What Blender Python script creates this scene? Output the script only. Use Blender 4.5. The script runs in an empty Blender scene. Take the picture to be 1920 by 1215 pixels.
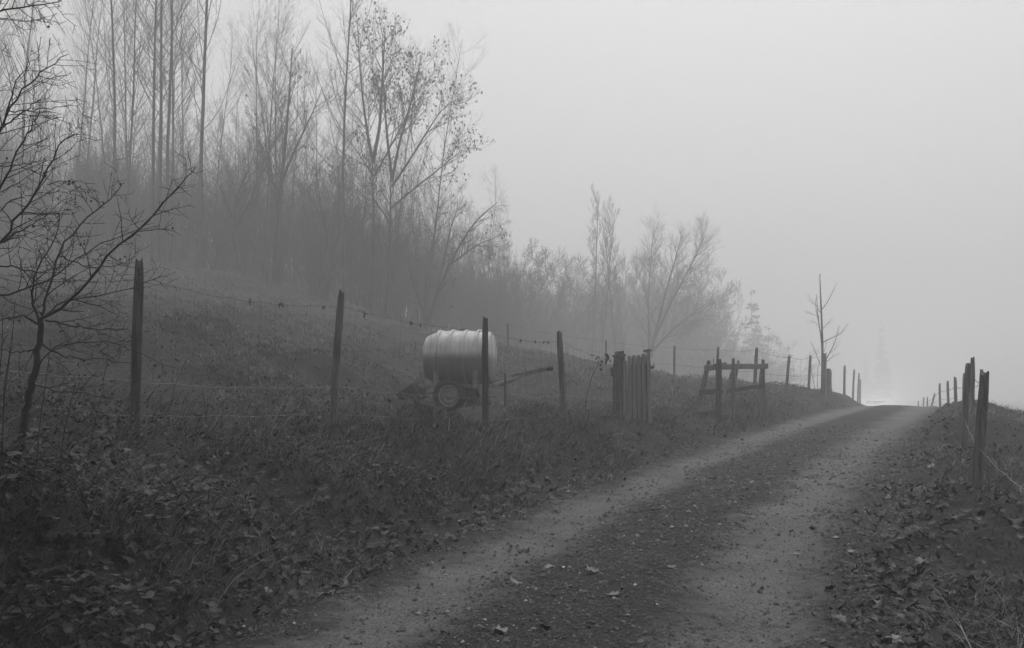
import bpy, math
import numpy as np

# ------------------------------------------------------------------ camera, sky, sun, exposure
scene = bpy.context.scene
col = scene.collection
EYE = 1.6
F = 35.0 / 36.0 * 1920.0
PITCH = math.atan((710 - 607.5) / F)
cam_data = bpy.data.cameras.new('camera')
cam_data.lens = 35.0
cam_data.sensor_width = 36.0
cam_data.clip_start = 0.05
cam_data.clip_end = 3000
cam = bpy.data.objects.new('camera', cam_data)
col.objects.link(cam)
cam.location = (0, 0, EYE)
cam.rotation_euler = (math.pi / 2 + PITCH, 0, 0)
scene.camera = cam

SUN_EL, SUN_AZ = math.radians(66), math.radians(12)      # azimuth measured from +Y towards +X
world = bpy.data.worlds.new('World')
scene.world = world
world.use_nodes = True
wn = world.node_tree
wn.nodes.clear()
sky = wn.nodes.new('ShaderNodeTexSky')
sky.sky_type = 'NISHITA'
sky.sun_disc = False
sky.sun_elevation = SUN_EL
sky.sun_rotation = SUN_AZ
sky.air_density = 1.5
sky.dust_density = 6.0
bw = wn.nodes.new('ShaderNodeRGBToBW')                    # the place is photographed in black and white
bg = wn.nodes.new('ShaderNodeBackground')
bg.inputs['Strength'].default_value = 0.15
wo = wn.nodes.new('ShaderNodeOutputWorld')
wn.links.new(sky.outputs[0], bw.inputs[0])
wn.links.new(bw.outputs[0], bg.inputs['Color'])
wn.links.new(bg.outputs[0], wo.inputs['Surface'])

sun_data = bpy.data.lights.new('sun', 'SUN')
sun_data.energy = 0.6
sun_data.angle = math.radians(60)
sun_data.color = (1, 1, 1)
sun = bpy.data.objects.new('sun', sun_data)
col.objects.link(sun)
sun.rotation_euler = (math.pi / 2 - SUN_EL, 0, -SUN_AZ + math.pi)
sun.location = (20, 20, 60)

vs = scene.view_settings
vs.view_transform = 'Standard'
vs.look = 'None'
vs.exposure = 0.06
vs.gamma = 1.0
scene.render.engine = 'CYCLES'
cy = scene.cycles
cy.use_denoising = True
try:
    cy.denoiser = 'OPENIMAGEDENOISE'
    cy.denoising_prefilter = 'ACCURATE'
except Exception:
    pass
cy.max_bounces = 6
cy.diffuse_bounces = 2
cy.glossy_bounces = 2
cy.transmission_bounces = 2
cy.volume_bounces = 3
cy.transparent_max_bounces = 8
cy.use_adaptive_sampling = True
cy.adaptive_threshold = 0.01
HAZE_DENSITY = 0.0060
HAZE_ANISO = 0.2

# ------------------------------------------------------------------ pixel helpers
cp, sp = math.cos(PITCH), math.sin(PITCH)


def at(px, py, d):
    """point on the ray through photo pixel (px, py) at ground distance Y = d"""
    xn, yn = (px - 960) / F, (607.5 - py) / F
    k = d / (cp - yn * sp)
    return np.array([xn * k, d, EYE + (sp + yn * cp) * k])


# ------------------------------------------------------------------ terrain
ROAD = np.array([(-30, -13.5), (-8, -4.9), (0, -2.0), (6, .06), (9, 1.0), (14, 3.07), (25.5, 8.3), (36, 13.2),
                 (50, 19.3), (70, 27.0), (100, 37), (160, 55), (300, 95)])     # (Y, X) of the track's centre


def _cubic(xs, ys):
    m = np.gradient(ys, xs)

    def f(x):
        x = np.asarray(x, float)
        i = np.clip(np.searchsorted(xs, x) - 1, 0, len(xs) - 2)
        h = xs[i + 1] - xs[i]
        t = np.clip((x - xs[i]) / h, 0, 1)
        return ((2 * t**3 - 3 * t**2 + 1) * ys[i] + (t**3 - 2 * t**2 + t) * h * m[i]
                + (-2 * t**3 + 3 * t**2) * ys[i + 1] + (t**3 - t**2) * h * m[i + 1])
    return f


road_x = _cubic(ROAD[:, 0], ROAD[:, 1])


def road_u(x, y):
    """signed distance from the centre of the track (+ to the right)"""
    s = (road_x(np.asarray(y) + .5) - road_x(np.asarray(y) - .5))
    return (x - road_x(y)) / np.sqrt(1 + s * s)


road_z = _cubic(np.array([-30, 0, 6, 9, 14, 25.5, 36, 50, 62, 78, 100, 160, 300.]),
                np.array([-.9, -.05, -.02, -.0, .14, .36, .42, .24, -.4, -1.65, -3.4, -7, -9]))

CTRL = []
for y in (-10, 0, 4, 6.5, 9, 11.5, 14, 19, 25.5, 31, 36, 43, 50, 62, 78, 100):
    for u in (-1.75, 1.75):
        s = float(road_x(y + .5) - road_x(y - .5)); n = math.hypot(1, s)
        CTRL.append((float(road_x(y)) + u / n, y - u * s / n, float(road_z(y - u * s / n))))
for px, py, d in [
    (255, 812, 9.0), (622, 792, 11.9), (910, 797, 14.6), (1060, 794, 16.9), (1158, 790, 21.6), (1222, 798, 19.4),
    (1348, 781, 24.0), (1310, 783, 25.6), (1430, 760, 28.2),
    (1478, 736, 40), (1519, 735, 43), (1553, 737, 46), (1583, 739, 54), (1602, 748, 60), (1264, 719, 39.5), (1345, 722, 36), (1415, 735, 34.5),
    (1136, 683, 43), (845, 766, 19.8), (960, 764, 20), (1080, 762, 22), (850, 783, 17), (980, 782, 18), (750, 775, 17.0), (760, 796, 13.4), (622, 768, 13.6), (700, 750, 19.5), (450, 750, 12.5), (430, 670, 17), (100, 665, 15), (100, 770, 10), (640, 690, 19.5), (1180, 765, 27), (1290, 740, 32), (850, 725, 26), (1000, 722, 30),
    (300, 500, 53), (0, 490, 51), (640, 572, 55), (800, 626, 57), (960, 664, 58), (450, 580, 32), (150, 560, 32), (640, 625, 33), (640, 596, 44), (300, 530, 43),
    (0, 1215, 4.6), (0, 905, 6.0), (200, 1000, 6.2), (330, 1120, 6.0), (-200, 820, 6.5), (-200, 1250, 4.2), (600, 905, 9.8), (430, 960, 7.8), (850, 900, 12.4), (700, 985, 9.4),
    (1838, 942, 10.6), (1803, 852, 15.5), (1900, 965, 10.6), (1822, 788, 20.5), (1800, 757, 29), (1915, 797, 25), (1880, 778, 25), (1920, 806, 31), (1925, 808, 38), (1890, 792, 40), (1780, 760, 36), (1900, 1190, 6.2),
        ]:
    CTRL.append(tuple(at(px, py, d)))
CTRL += [(-30, 80, 13.5), (-60, 66, 17), (-15, 80, 9.5), (-42, 52, 10), (-70, 20, 14), (-30, 12, 5), (-12, 3, 1.8), (-30, -20, 4), (-4, 80, 4.4), (2, 76, 2.4), (12, 62, .0), (7, 50, 1.3),
         (18, 15, -3.2), (30, 30, -6), (45, 50, -8), (26, 60, -1.6), (60, 10, -10), (12, -6, -1.6), (7, 4, -.6), (30, -20, -6), (12, 90, -.6), (18, 100, -2.4), (0, 95, 2.0), (-30, 98, 16)]
CTRL = np.array(CTRL)


def _tps(r2):
    return np.where(r2 > 1e-12, .5 * r2 * np.log(np.maximum(r2, 1e-12)), 0)


_P = CTRL[:, :2] / 20.0
_K = _tps(((_P[:, None] - _P[None]) ** 2).sum(-1)) + np.eye(len(_P)) * 8e-4
_A = np.zeros((len(_P) + 3,) * 2)
_A[:len(_P), :len(_P)] = _K
_A[:len(_P), len(_P):] = np.c_[np.ones(len(_P)), _P]
_A[len(_P):, :len(_P)] = _A[:len(_P), len(_P):].T
_W = np.linalg.solve(_A, np.r_[CTRL[:, 2], 0, 0, 0])


def sstep(a, b, x):
    t = np.clip((x - a) / (b - a), 0, 1)
    return t * t * (3 - 2 * t)


_rn = np.random.default_rng(5)
_WAV = [(_rn.normal(size=2) * k, _rn.uniform(0, 6.28), a) for k, a in
        [(1.2, .05)] * 5 + [(3.5, .022)] * 7 + [(9, .010)] * 9 + [(22, .005)] * 8]


def wob(x, y):
    z = np.zeros_like(x)
    for k, p, a in _WAV:
        z += a * np.sin(k[0] * x + k[1] * y + p)
    return z


def base_z(x, y):
    x = np.atleast_1d(np.asarray(x, float)); y = np.atleast_1d(np.asarray(y, float))
    sh = x.shape
    x, y = x.ravel(), y.ravel()
    out = np.empty(len(x))
    for i in range(0, len(x), 40000):
        xx = np.clip(x[i:i + 40000], -70, 60); yy = np.clip(y[i:i + 40000], -25, 100)
        q = np.c_[xx, yy] / 20.0
        r2 = ((q[:, None] - _P[None]) ** 2).sum(-1)
        out[i:i + 40000] = _tps(r2) @ _W[:len(_P)] + _W[len(_P)] + q @ _W[len(_P) + 1:]
    r = np.hypot(x, y)
    out = np.clip(out, -12, 24)
    far = -8.0 + 14 / (1 + np.exp((x + 10) / 30))
    out = out + (far - out) * sstep(85, 200, r)
    s = road_x(y + .5) - road_x(y - .5)
    u = (x - road_x(y)) / np.sqrt(1 + s * s)
    w = 1 - sstep(1.75, 2.6, np.abs(u))
    out = out * (1 - w) + road_z(y + u * s / np.sqrt(1 + s * s)) * w
    return out.reshape(sh)


def ground_z(x, y):
    x = np.atleast_1d(np.asarray(x, float)); y = np.atleast_1d(np.asarray(y, float))
    u = np.abs(road_u(x, y))
    off = sstep(1.7, 3.0, u)
    return base_z(x, y) + wob(x, y) * off - .09 * (1 - sstep(1.55, 2.25, u))


def track_z(x, y):
    u = road_u(x, y)
    rut = np.exp(-((u + 1.1) / .38) ** 2) + np.exp(-((u - 1.2) / .42) ** 2)
    return base_z(x, y) - .035 * rut + .02 * np.exp(-(u / .5) ** 2) + wob(x, y) * .12


def surf_z(x, y):
    """highest ground: track or verge"""
    return np.maximum(ground_z(x, y), np.where(np.abs(road_u(x, y)) < 1.95, track_z(x, y), -99))


def gpt(px, d, sink=0.0):
    """point of the ground seen in column px at distance d"""
    z = 1.0
    for _ in range(4):
        yn = ((z - EYE) / d * cp - sp) / (cp + (z - EYE) / d * sp)
        x = (px - 960) / F * d / (cp - yn * sp)
        z = float(surf_z(x, d)[0])
    return np.array([x, d, z - sink])


# ------------------------------------------------------------------ mesh helpers
def mesh_obj(name, verts, faces, mat, parent=None, tone=None, smooth=False, kind=None, local_to=None):
    verts = np.asarray(verts, np.float32); faces = np.asarray(faces, np.int32)
    me = bpy.data.meshes.new(name)
    me.vertices.add(len(verts)); me.vertices.foreach_set('co', verts.ravel())
    n = faces.shape[1]
    me.loops.add(faces.size); me.loops.foreach_set('vertex_index', faces.ravel())
    me.polygons.add(len(faces)); me.polygons.foreach_set('loop_start', np.arange(0, faces.size, n, dtype=np.int32))
    try:
        me.polygons.foreach_set('loop_total', np.full(len(faces), n, np.int32))
    except Exception:
        pass
    if smooth:
        me.polygons.foreach_set('use_smooth', np.ones(len(faces), bool))
    if tone is not None:
        a = me.attributes.new('tone', 'FLOAT', 'POINT')
        a.data.foreach_set('value', np.asarray(tone, np.float32))
    me.update(calc_edges=True)
    me.validate()
    me.materials.append(mat)
    o = bpy.data.objects.new(name, me)
    col.objects.link(o)
    if parent is not None:
        o.parent = parent
    if kind:
        o['kind'] = kind
    return o


def empty(name, loc, label, cat, group=None, rz=0.0):
    e = bpy.data.objects.new(name, None)
    col.objects.link(e)
    e.location = loc
    e.rotation_euler = (0, 0, rz)
    e.empty_display_size = .2
    tag(e, label, cat, group)
    return e


def tag(o, label, cat, group=None):
    o['label'] = label; o['category'] = cat
    if group:
        o['group'] = group
    return o


def copy_tree(o, parent=None):
    c = o.copy(); col.objects.link(c); c.parent = parent
    for ch in list(o.children):
        copy_tree(ch, c)
    return c


class MB:
    """collects quads/tris of one mesh"""
    def __init__(self):
        self.v, self.f, self.n = [], [], 0

    def add(self, v, f):
        v = np.asarray(v, float); f = np.asarray(f, int)
        if f.shape[1] == 3:
            f = np.c_[f, f[:, 2]]
        self.v.append(v); self.f.append(f + self.n); self.n += len(v)
        return self

    def build(self, name, mat, parent=None, smooth=False, kind=None, origin=None):
        v = np.concatenate(self.v); f = np.concatenate(self.f)
        if origin is not None:
            v = v - np.asarray(origin)
        me = bpy.data.meshes.new(name)
        me.from_pydata(v.tolist(), [], [list(dict.fromkeys(q)) for q in f.tolist()])
        me.update(); me.materials.append(mat)
        if smooth:
            me.polygons.foreach_set('use_smooth', np.ones(len(me.polygons), bool))
        o = bpy.data.objects.new(name, me)
        col.objects.link(o)
        if parent is not None:
            o.parent = parent
        if kind:
            o['kind'] = kind
        return o


def frames(pts):
    t = np.gradient(pts, axis=-2)
    t /= np.linalg.norm(t, axis=-1, keepdims=True) + 1e-9
    ref = np.where(np.abs(t[..., :1, 2:3]) > .8, np.array([1., 0, 0]), np.array([0, 0, 1.]))
    ref = np.broadcast_to(ref, t.shape)
    a = np.cross(t, ref); a /= np.linalg.norm(a, axis=-1, keepdims=True) + 1e-9
    return t, a, np.cross(t, a)


def tubes(polys, sides):
    """polys: list of (pts (k,3), radii (k,)) -> verts, quads, vectorised over equal lengths"""
    groups = {}
    for p, r in polys:
        groups.setdefault(len(p), []).append((p, r))
    V, Q, n0 = [], [], 0
    ang = np.arange(sides) * 2 * math.pi / sides
    for k, lst in groups.items():
        P = np.array([p for p, _ in lst]); R = np.array([r for _, r in lst])
        t, a, b = frames(P)
        ring = P[:, :, None] + R[:, :, None, None] * (a[:, :, None] * np.cos(ang)[:, None] + b[:, :, None] * np.sin(ang)[:, None])
        m = len(lst)
        V.append(ring.reshape(-1, 3))
        i = np.arange(m)[:, None, None] * k * sides + np.arange(k - 1)[None, :, None] * sides
        s = np.arange(sides)[None, None]; s2 = (s + 1) % sides
        q = np.stack([i + s, i + s2, i + sides + s2, i + sides + s], -1).reshape(-1, 4)
        Q.append(q + n0); n0 += m * k * sides
    return np.concatenate(V), np.concatenate(Q)


def unit(v):
    v = np.asarray(v, float)
    return v / (np.linalg.norm(v) + 1e-9)


def bar(p, q, w, h, up=(0, 0, 1), jit=0.0, rng=None, seg=1):
    """board from p to q, section w (sideways) x h (along up), ends and edges slightly chamfered"""
    p, q = np.asarray(p, float), np.asarray(q, float)
    t = unit(q - p); s = unit(np.cross(t, up)); u = np.cross(s, t)
    c = min(w, h) * .16
    prof = [(-w / 2 + c, -h / 2), (w / 2 - c, -h / 2), (w / 2, -h / 2 + c), (w / 2, h / 2 - c),
            (w / 2 - c, h / 2), (-w / 2 + c, h / 2), (-w / 2, h / 2 - c), (-w / 2, -h / 2 + c)]
    L = np.linalg.norm(q - p)
    ts = [0, min(.25, c / L)] + [i / seg for i in range(1, seg)] + [1 - min(.25, c / L), 1]
    V = []
    for i, tt in enumerate(ts):
        k = .82 if i in (0, len(ts) - 1) else 1
        o = p + (q - p) * tt
        if rng is not None and jit:
            o = o + s * rng.normal() * jit + u * rng.normal() * jit
        for x, y in prof:
            V.append(o + s * x * k + u * y * k)
    Fq = []
    n = len(ts)
    for i in range(n - 1):
        for j in range(8):
            j2 = (j + 1) % 8
            Fq.append((i * 8 + j, i * 8 + j2, i * 8 + 8 + j2, i * 8 + 8 + j))
    e = (n - 1) * 8
    for k in (1, 3, 5):
        Fq.append((0, k + 2 if k < 5 else 7, k + 1, k))
        Fq.append((e, e + k, e + k + 1, e + k + 2 if k < 5 else e + 7))
    return np.array(V), np.array(Fq)


def lathe(profile, n, axis='x'):
    """profile: (along, radius) ; about the x axis (or z)"""
    V, Q = [], []
    for a, r in profile:
        for i in range(n):
            th = 2 * math.pi * i / n
            V.append((a, r * math.cos(th), r * math.sin(th)) if axis == 'x' else (r * math.cos(th), r * math.sin(th), a))
    for i in range(len(profile) - 1):
        for j in range(n):
            j2 = (j + 1) % n
            Q.append((i * n + j, i * n + j2, i * n + n + j2, i * n + n + j))
    return np.array(V), np.array(Q)


# ------------------------------------------------------------------ materials (all neutral grey: a black-and-white place)
def g(v):
    return (v, v, v, 1)


def new_mat(name, rough=.85, spec=.2):
    m = bpy.data.materials.new(name); m.use_nodes = True
    b = m.node_tree.nodes['Principled BSDF']
    b.inputs['Roughness'].default_value = rough
    b.inputs['Specular IOR Level'].default_value = spec
    return m, m.node_tree, b


def noise_mat(name, lo, hi, scale=8.0, rough=.85, spec=.2, stretch=(1, 1, 1), bump=.3, detail=6, bump_scale=None, dist=.01):
    m, nt, b = new_mat(name, rough, spec)
    tc = nt.nodes.new('ShaderNodeTexCoord'); mp = nt.nodes.new('ShaderNodeMapping')
    mp.inputs['Scale'].default_value = stretch
    nz = nt.nodes.new('ShaderNodeTexNoise'); nz.inputs['Scale'].default_value = scale; nz.inputs['Detail'].default_value = detail
    nz.inputs['Roughness'].default_value = .65
    cr = nt.nodes.new('ShaderNodeValToRGB')
    cr.color_ramp.elements[0].position = .32; cr.color_ramp.elements[0].color = g(lo)
    cr.color_ramp.elements[1].position = .68; cr.color_ramp.elements[1].color = g(hi)
    nt.links.new(tc.outputs['Object'], mp.inputs['Vector']); nt.links.new(mp.outputs[0], nz.inputs['Vector'])
    nt.links.new(nz.outputs['Fac'], cr.inputs[0]); nt.links.new(cr.outputs[0], b.inputs['Base Color'])
    if bump:
        bp = nt.nodes.new('ShaderNodeBump'); bp.inputs['Strength'].default_value = bump; bp.inputs['Distance'].default_value = dist
        nt.links.new(nz.outputs['Fac'], bp.inputs['Height']); nt.links.new(bp.outputs[0], b.inputs['Normal'])
    return m


def tone_mat(name, lo, hi, rough=.7, spec=.25, nscale=0.0, mid=None):
    """per-blade / per-leaf 'tone' attribute picks the grey"""
    m, nt, b = new_mat(name, rough, spec)
    at_ = nt.nodes.new('ShaderNodeAttribute'); at_.attribute_name = 'tone'
    cr = nt.nodes.new('ShaderNodeValToRGB')
    cr.color_ramp.elements[0].color = g(lo); cr.color_ramp.elements[1].color = g(hi)
    if mid is not None:
        e = cr.color_ramp.elements.new(.75); e.color = g(mid)
    fac = at_.outputs['Fac']
    if nscale:
        tc = nt.nodes.new('ShaderNodeTexCoord'); nz = nt.nodes.new('ShaderNodeTexNoise')
        nz.inputs['Scale'].default_value = nscale; nz.inputs['Detail'].default_value = 4
        nt.links.new(tc.outputs['Object'], nz.inputs['Vector'])
        ma = nt.nodes.new('ShaderNodeMath'); ma.operation = 'MULTIPLY_ADD'
        ma.inputs[1].default_value = .9; 
        mb = nt.nodes.new('ShaderNodeMath'); mb.operation = 'ADD'; mb.inputs[1].default_value = -.45
        nt.links.new(nz.outputs['Fac'], ma.inputs[0]); nt.links.new(fac, ma.inputs[2]); nt.links.new(ma.outputs[0], mb.inputs[0])
        fac = mb.outputs[0]
    nt.links.new(fac, cr.inputs[0]); nt.links.new(cr.outputs[0], b.inputs['Base Color'])
    return m


M = {}
M['bark'] = noise_mat('bark', .025, .06, 9, .9, .15, (1, 1, .25), .6, dist=.02)
M['bark_pale'] = noise_mat('bark_pale', .04, .085, 7, .9, .15, (1, 1, .25), .6, dist=.02)
M['twig'] = noise_mat('twig', .02, .045, 12, .85, .2, bump=0)
M['thorn'] = noise_mat('thorn_bark', .012, .03, 30, .8, .25, bump=.3, dist=.004)
M['post'] = noise_mat('weathered_post', .045, .17, 26, .9, .15, (1, 1, .06), .9, dist=.012)
M['post_dark'] = noise_mat('dark_post', .02, .1, 24, .9, .15, (1, 1, .07), .9, dist=.012)
M['plank'] = noise_mat('grey_plank', .08, .2, 22, .85, .15, (1, 1, .05), .8, dist=.01)
M['plank_pale'] = noise_mat('pale_plank', .1, .26, 22, .85, .15, (1, 1, .06), .7, dist=.01)
M['wire'] = noise_mat('rusty_wire', .03, .08, 60, .6, .4, bump=0)
M['wire_pale'] = noise_mat('galvanised_wire', .1, .25, 60, .5, .5, bump=0)
M['rubber'] = noise_mat('tyre_rubber', .01, .025, 30, .8, .3, bump=.2, dist=.004)
M['rim'] = noise_mat('dull_rim', .13, .26, 14, .6, .4, bump=.2, dist=.004)
M['steel'] = noise_mat('grey_steel', .1, .2, 14, .6, .4, bump=.2, dist=.004)
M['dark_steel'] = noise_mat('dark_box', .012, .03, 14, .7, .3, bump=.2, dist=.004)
M['pebble'] = tone_mat('pebble', .004, .27, .65, .25, mid=.075)
M['white_stone'] = noise_mat('white_stone', .5, .7, 40, .6, .3, bump=.3, dist=.004)
M['litter'] = tone_mat('leaf_litter', .003, .16, .6, .25, 30, mid=.045)
M['big_leaf'] = tone_mat('fallen_leaf', .025, .12, .5, .4, 40)
M['bramble_leaf'] = tone_mat('bramble_leaf', .003, .032, .55, .2, 18)
M['grass'] = tone_mat('grass', .005, .24, .65, .3, mid=.05)
M['meadow'] = tone_mat('meadow_grass', .03, .24, .7, .2, mid=.12)
M['dry_grass'] = tone_mat('dry_grass', .1, .3, .6, .3)
M['tree_leaf'] = noise_mat('withered_leaf', .03, .06, 5, .8, .2, bump=0)
M['needle'] = noise_mat('spruce_needles', .02, .04, 5, .8, .2, bump=0)


def tank_mat():
    m, nt, b = new_mat('white_tank', .45, .4)
    tc = nt.nodes.new('ShaderNodeTexCoord'); nz = nt.nodes.new('ShaderNodeTexNoise')
    nz.inputs['Scale'].default_value = 5; nz.inputs['Detail'].default_value = 7
    mp = nt.nodes.new('ShaderNodeMapping'); mp.inputs['Scale'].default_value = (1.4, 1, .5)
    cr = nt.nodes.new('ShaderNodeValToRGB')
    cr.color_ramp.elements[0].position = .3; cr.color_ramp.elements[0].color = g(.3)
    cr.color_ramp.elements[1].position = .62; cr.color_ramp.elements[1].color = g(.47)
    nt.links.new(tc.outputs['Object'], mp.inputs[0]); nt.links.new(mp.outputs[0], nz.inputs['Vector'])
    nt.links.new(nz.outputs['Fac'], cr.inputs[0])
    # the tank colour is darker below mid-height, with a soft edge
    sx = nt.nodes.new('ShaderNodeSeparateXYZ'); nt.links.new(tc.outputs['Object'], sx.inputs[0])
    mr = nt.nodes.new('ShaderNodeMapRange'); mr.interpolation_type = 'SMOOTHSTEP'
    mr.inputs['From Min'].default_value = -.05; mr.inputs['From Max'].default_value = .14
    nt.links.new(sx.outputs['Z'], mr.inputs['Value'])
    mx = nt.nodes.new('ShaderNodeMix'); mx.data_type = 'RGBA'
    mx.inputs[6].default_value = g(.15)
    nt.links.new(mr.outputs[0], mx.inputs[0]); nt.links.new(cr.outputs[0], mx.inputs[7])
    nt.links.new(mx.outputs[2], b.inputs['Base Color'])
    return m


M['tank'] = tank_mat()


def ground_mat():
    m, nt, b = new_mat('meadow_ground', .9, .1)
    tc = nt.nodes.new('ShaderNodeTexCoord')
    n1 = nt.nodes.new('ShaderNodeTexNoise'); n1.inputs['Scale'].default_value = .7; n1.inputs['Detail'].default_value = 8
    n2 = nt.nodes.new('ShaderNodeTexNoise'); n2.inputs['Scale'].default_value = 14; n2.inputs['Detail'].default_value = 6
    for n in (n1, n2):
        n.inputs['Roughness'].default_value = .7
        nt.links.new(tc.outputs['Object'], n.inputs['Vector'])
    ad = nt.nodes.new('ShaderNodeMath'); ad.operation = 'MULTIPLY_ADD'; ad.inputs[1].default_value = .5
    nt.links.new(n1.outputs['Fac'], ad.inputs[0])
    hf = nt.nodes.new('ShaderNodeMath'); hf.operation = 'MULTIPLY'; hf.inputs[1].default_value = .5
    nt.links.new(n2.outputs['Fac'], hf.inputs[0]); nt.links.new(hf.outputs[0], ad.inputs[2])
    cr = nt.nodes.new('ShaderNodeValToRGB')
    cr.color_ramp.elements[0].position = .38; cr.color_ramp.elements[0].color = g(.014)
    cr.color_ramp.elements[1].position = .62; cr.color_ramp.elements[1].color = g(.05)
    nt.links.new(ad.outputs[0], cr.inputs[0]); nt.links.new(cr.outputs[0], b.inputs['Base Color'])
    bp = nt.nodes.new('ShaderNodeBump'); bp.inputs['Strength'].default_value = .8; bp.inputs['Distance'].default_value = .05
    nt.links.new(n2.outputs['Fac'], bp.inputs['Height']); nt.links.new(bp.outputs[0], b.inputs['Normal'])
    return m


def track_mat():
    """pale packed ruts, dark gravel between and beside them; 'tone' holds the distance from the centre line"""
    m, nt, b = new_mat('gravel_track', .85, .2)
    N, Lk = nt.nodes.new, nt.links.new
    tc = N('ShaderNodeTexCoord')
    a = N('ShaderNodeAttribute'); a.attribute_name = 'tone'
    nb = N('ShaderNodeTexNoise'); nb.inputs['Scale'].default_value = 1.1; nb.inputs['Detail'].default_value = 7; nb.inputs['Roughness'].default_value = .65
    nf = N('ShaderNodeTexNoise'); nf.inputs['Scale'].default_value = 45; nf.inputs['Detail'].default_value = 5; nf.inputs['Roughness'].default_value = .75
    ng = N('ShaderNodeTexVoronoi'); ng.inputs['Scale'].default_value = 55
    for n in (nb, nf, ng):
        Lk(tc.outputs['Object'], n.inputs['Vector'])

    def math_(op, x, y=None, z=None):
        n = N('ShaderNodeMath'); n.operation = op
        for i, v in enumerate((x, y, z)):
            if v is None:
                continue
            if isinstance(v, (int, float)):
                n.inputs[i].default_value = v
            else:
                Lk(v, n.inputs[i])
        return n.outputs[0]
    n3 = N('ShaderNodeTexNoise'); n3.inputs['Scale'].default_value = 7; n3.inputs['Detail'].default_value = 8; n3.inputs['Roughness'].default_value = .75
    Lk(tc.outputs['Object'], n3.inputs['Vector'])
    wob_ = math_('MULTIPLY_ADD', math_('ADD', nb.outputs['Fac'], n3.outputs['Fac']), .95, -.95)
    u = math_('ADD', a.outputs['Fac'], wob_)

    def band(c, w):
        d = math_('ABSOLUTE', math_('SUBTRACT', u, c))
        mr = N('ShaderNodeMapRange'); mr.interpolation_type = 'SMOOTHSTEP'
        mr.inputs['From Min'].default_value = w * .3; mr.inputs['From Max'].default_value = w * 1.3
        mr.inputs['To Min'].default_value = 1; mr.inputs['To Max'].default_value = 0
        Lk(d, mr.inputs['Value'])
        return mr.outputs[0]
    rut = math_('MAXIMUM', band(-1.08, .52), band(1.18, .58))
    speck = N('ShaderNodeMapRange'); speck.inputs['From Min'].default_value = .36; speck.inputs['From Max'].default_value = .5
    Lk(nf.outputs['Fac'], speck.inputs['Value'])
    rut = math_('MULTIPLY', rut, math_('MULTIPLY_ADD', speck.outputs[0], .45, .55))
    pale = N('ShaderNodeValToRGB')
    pale.color_ramp.elements[0].position = .3; pale.color_ramp.elements[0].color = g(.08)
    pale.color_ramp.elements[1].position = .7; pale.color_ramp.elements[1].color = g(.135)
    Lk(nb.outputs['Fac'], pale.inputs[0])
    dark = N('ShaderNodeValToRGB')
    dark.color_ramp.elements[0].position = .32; dark.color_ramp.elements[0].color = g(.006)
    dark.color_ramp.elements[1].position = .72; dark.color_ramp.elements[1].color = g(.036)
    Lk(nf.outputs['Fac'], dark.inputs[0])
    mx = N('ShaderNodeMix'); mx.data_type = 'RGBA'
    Lk(rut, mx.inputs[0]); Lk(dark.outputs[0], mx.inputs[6]); Lk(pale.outputs[0], mx.inputs[7])
    Lk(mx.outputs[2], b.inputs['Base Color'])
    h = math_('MULTIPLY', math_('ADD', nf.outputs['Fac'], ng.outputs['Distance']), math_('SUBTRACT', 1.15, rut))
    bp = N('ShaderNodeBump'); bp.inputs['Strength'].default_value = .8; bp.inputs['Distance'].default_value = .02
    Lk(h, bp.inputs['Height']); Lk(bp.outputs[0], b.inputs['Normal'])
    return m


M['ground'] = ground_mat()
M['track'] = track_mat()

# ------------------------------------------------------------------ ground and track
def warp(n, fine, far, k):
    t = np.linspace(-1, 1, n)
    return np.sinh(t * k) / np.sinh(k) * far


gx_ = np.unique(np.r_[np.arange(-9, 13.01, .11), -9 - np.geomspace(.15, 390, 70), 13 + np.geomspace(.15, 390, 70)])
gy_ = np.unique(np.r_[np.arange(2.5, 27.01, .11), 2.5 - np.geomspace(.15, 300, 50), 27 + np.geomspace(.15, 400, 100)])
GX, GY = np.meshgrid(gx_, gy_)
GZ = ground_z(GX.ravel(), GY.ravel())
nx, ny = len(gx_), len(gy_)
ii = np.arange(ny - 1)[:, None] * nx + np.arange(nx - 1)[None]
quads = np.stack([ii, ii + 1, ii + nx + 1, ii + nx], -1).reshape(-1, 4)
ground = mesh_obj('ground', np.c_[GX.ravel(), GY.ravel(), GZ], quads, M['ground'], smooth=True, kind='structure')

ty = np.unique(np.r_[np.arange(-12, 2, .5), np.arange(2, 30, .07), np.arange(30, 60, .3), np.arange(60, 160, 1.2)])
tu = np.linspace(-2.05, 2.05, 72)
TY, TU = np.meshgrid(ty, tu, indexing='ij')
sl = road_x(TY + .5) - road_x(TY - .5); nn = np.sqrt(1 + sl * sl)
tX = road_x(TY) + TU / nn; tY = TY - TU * sl / nn
tZ = track_z(tX.ravel(), tY.ravel())
rt = np.random.default_rng(2)
tZ += rt.normal(size=tZ.shape) * .003 - .07 * sstep(1.7, 2.05, np.abs(TU.ravel()))
ii = np.arange(len(ty) - 1)[:, None] * 72 + np.arange(71)[None]
tq = np.stack([ii, ii + 1, ii + 73, ii + 72], -1).reshape(-1, 4)
track = mesh_obj('gravel_track', np.c_[tX.ravel(), tY.ravel(), tZ], tq, M['track'], smooth=True, kind='structure', tone=TU.ravel())

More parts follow.
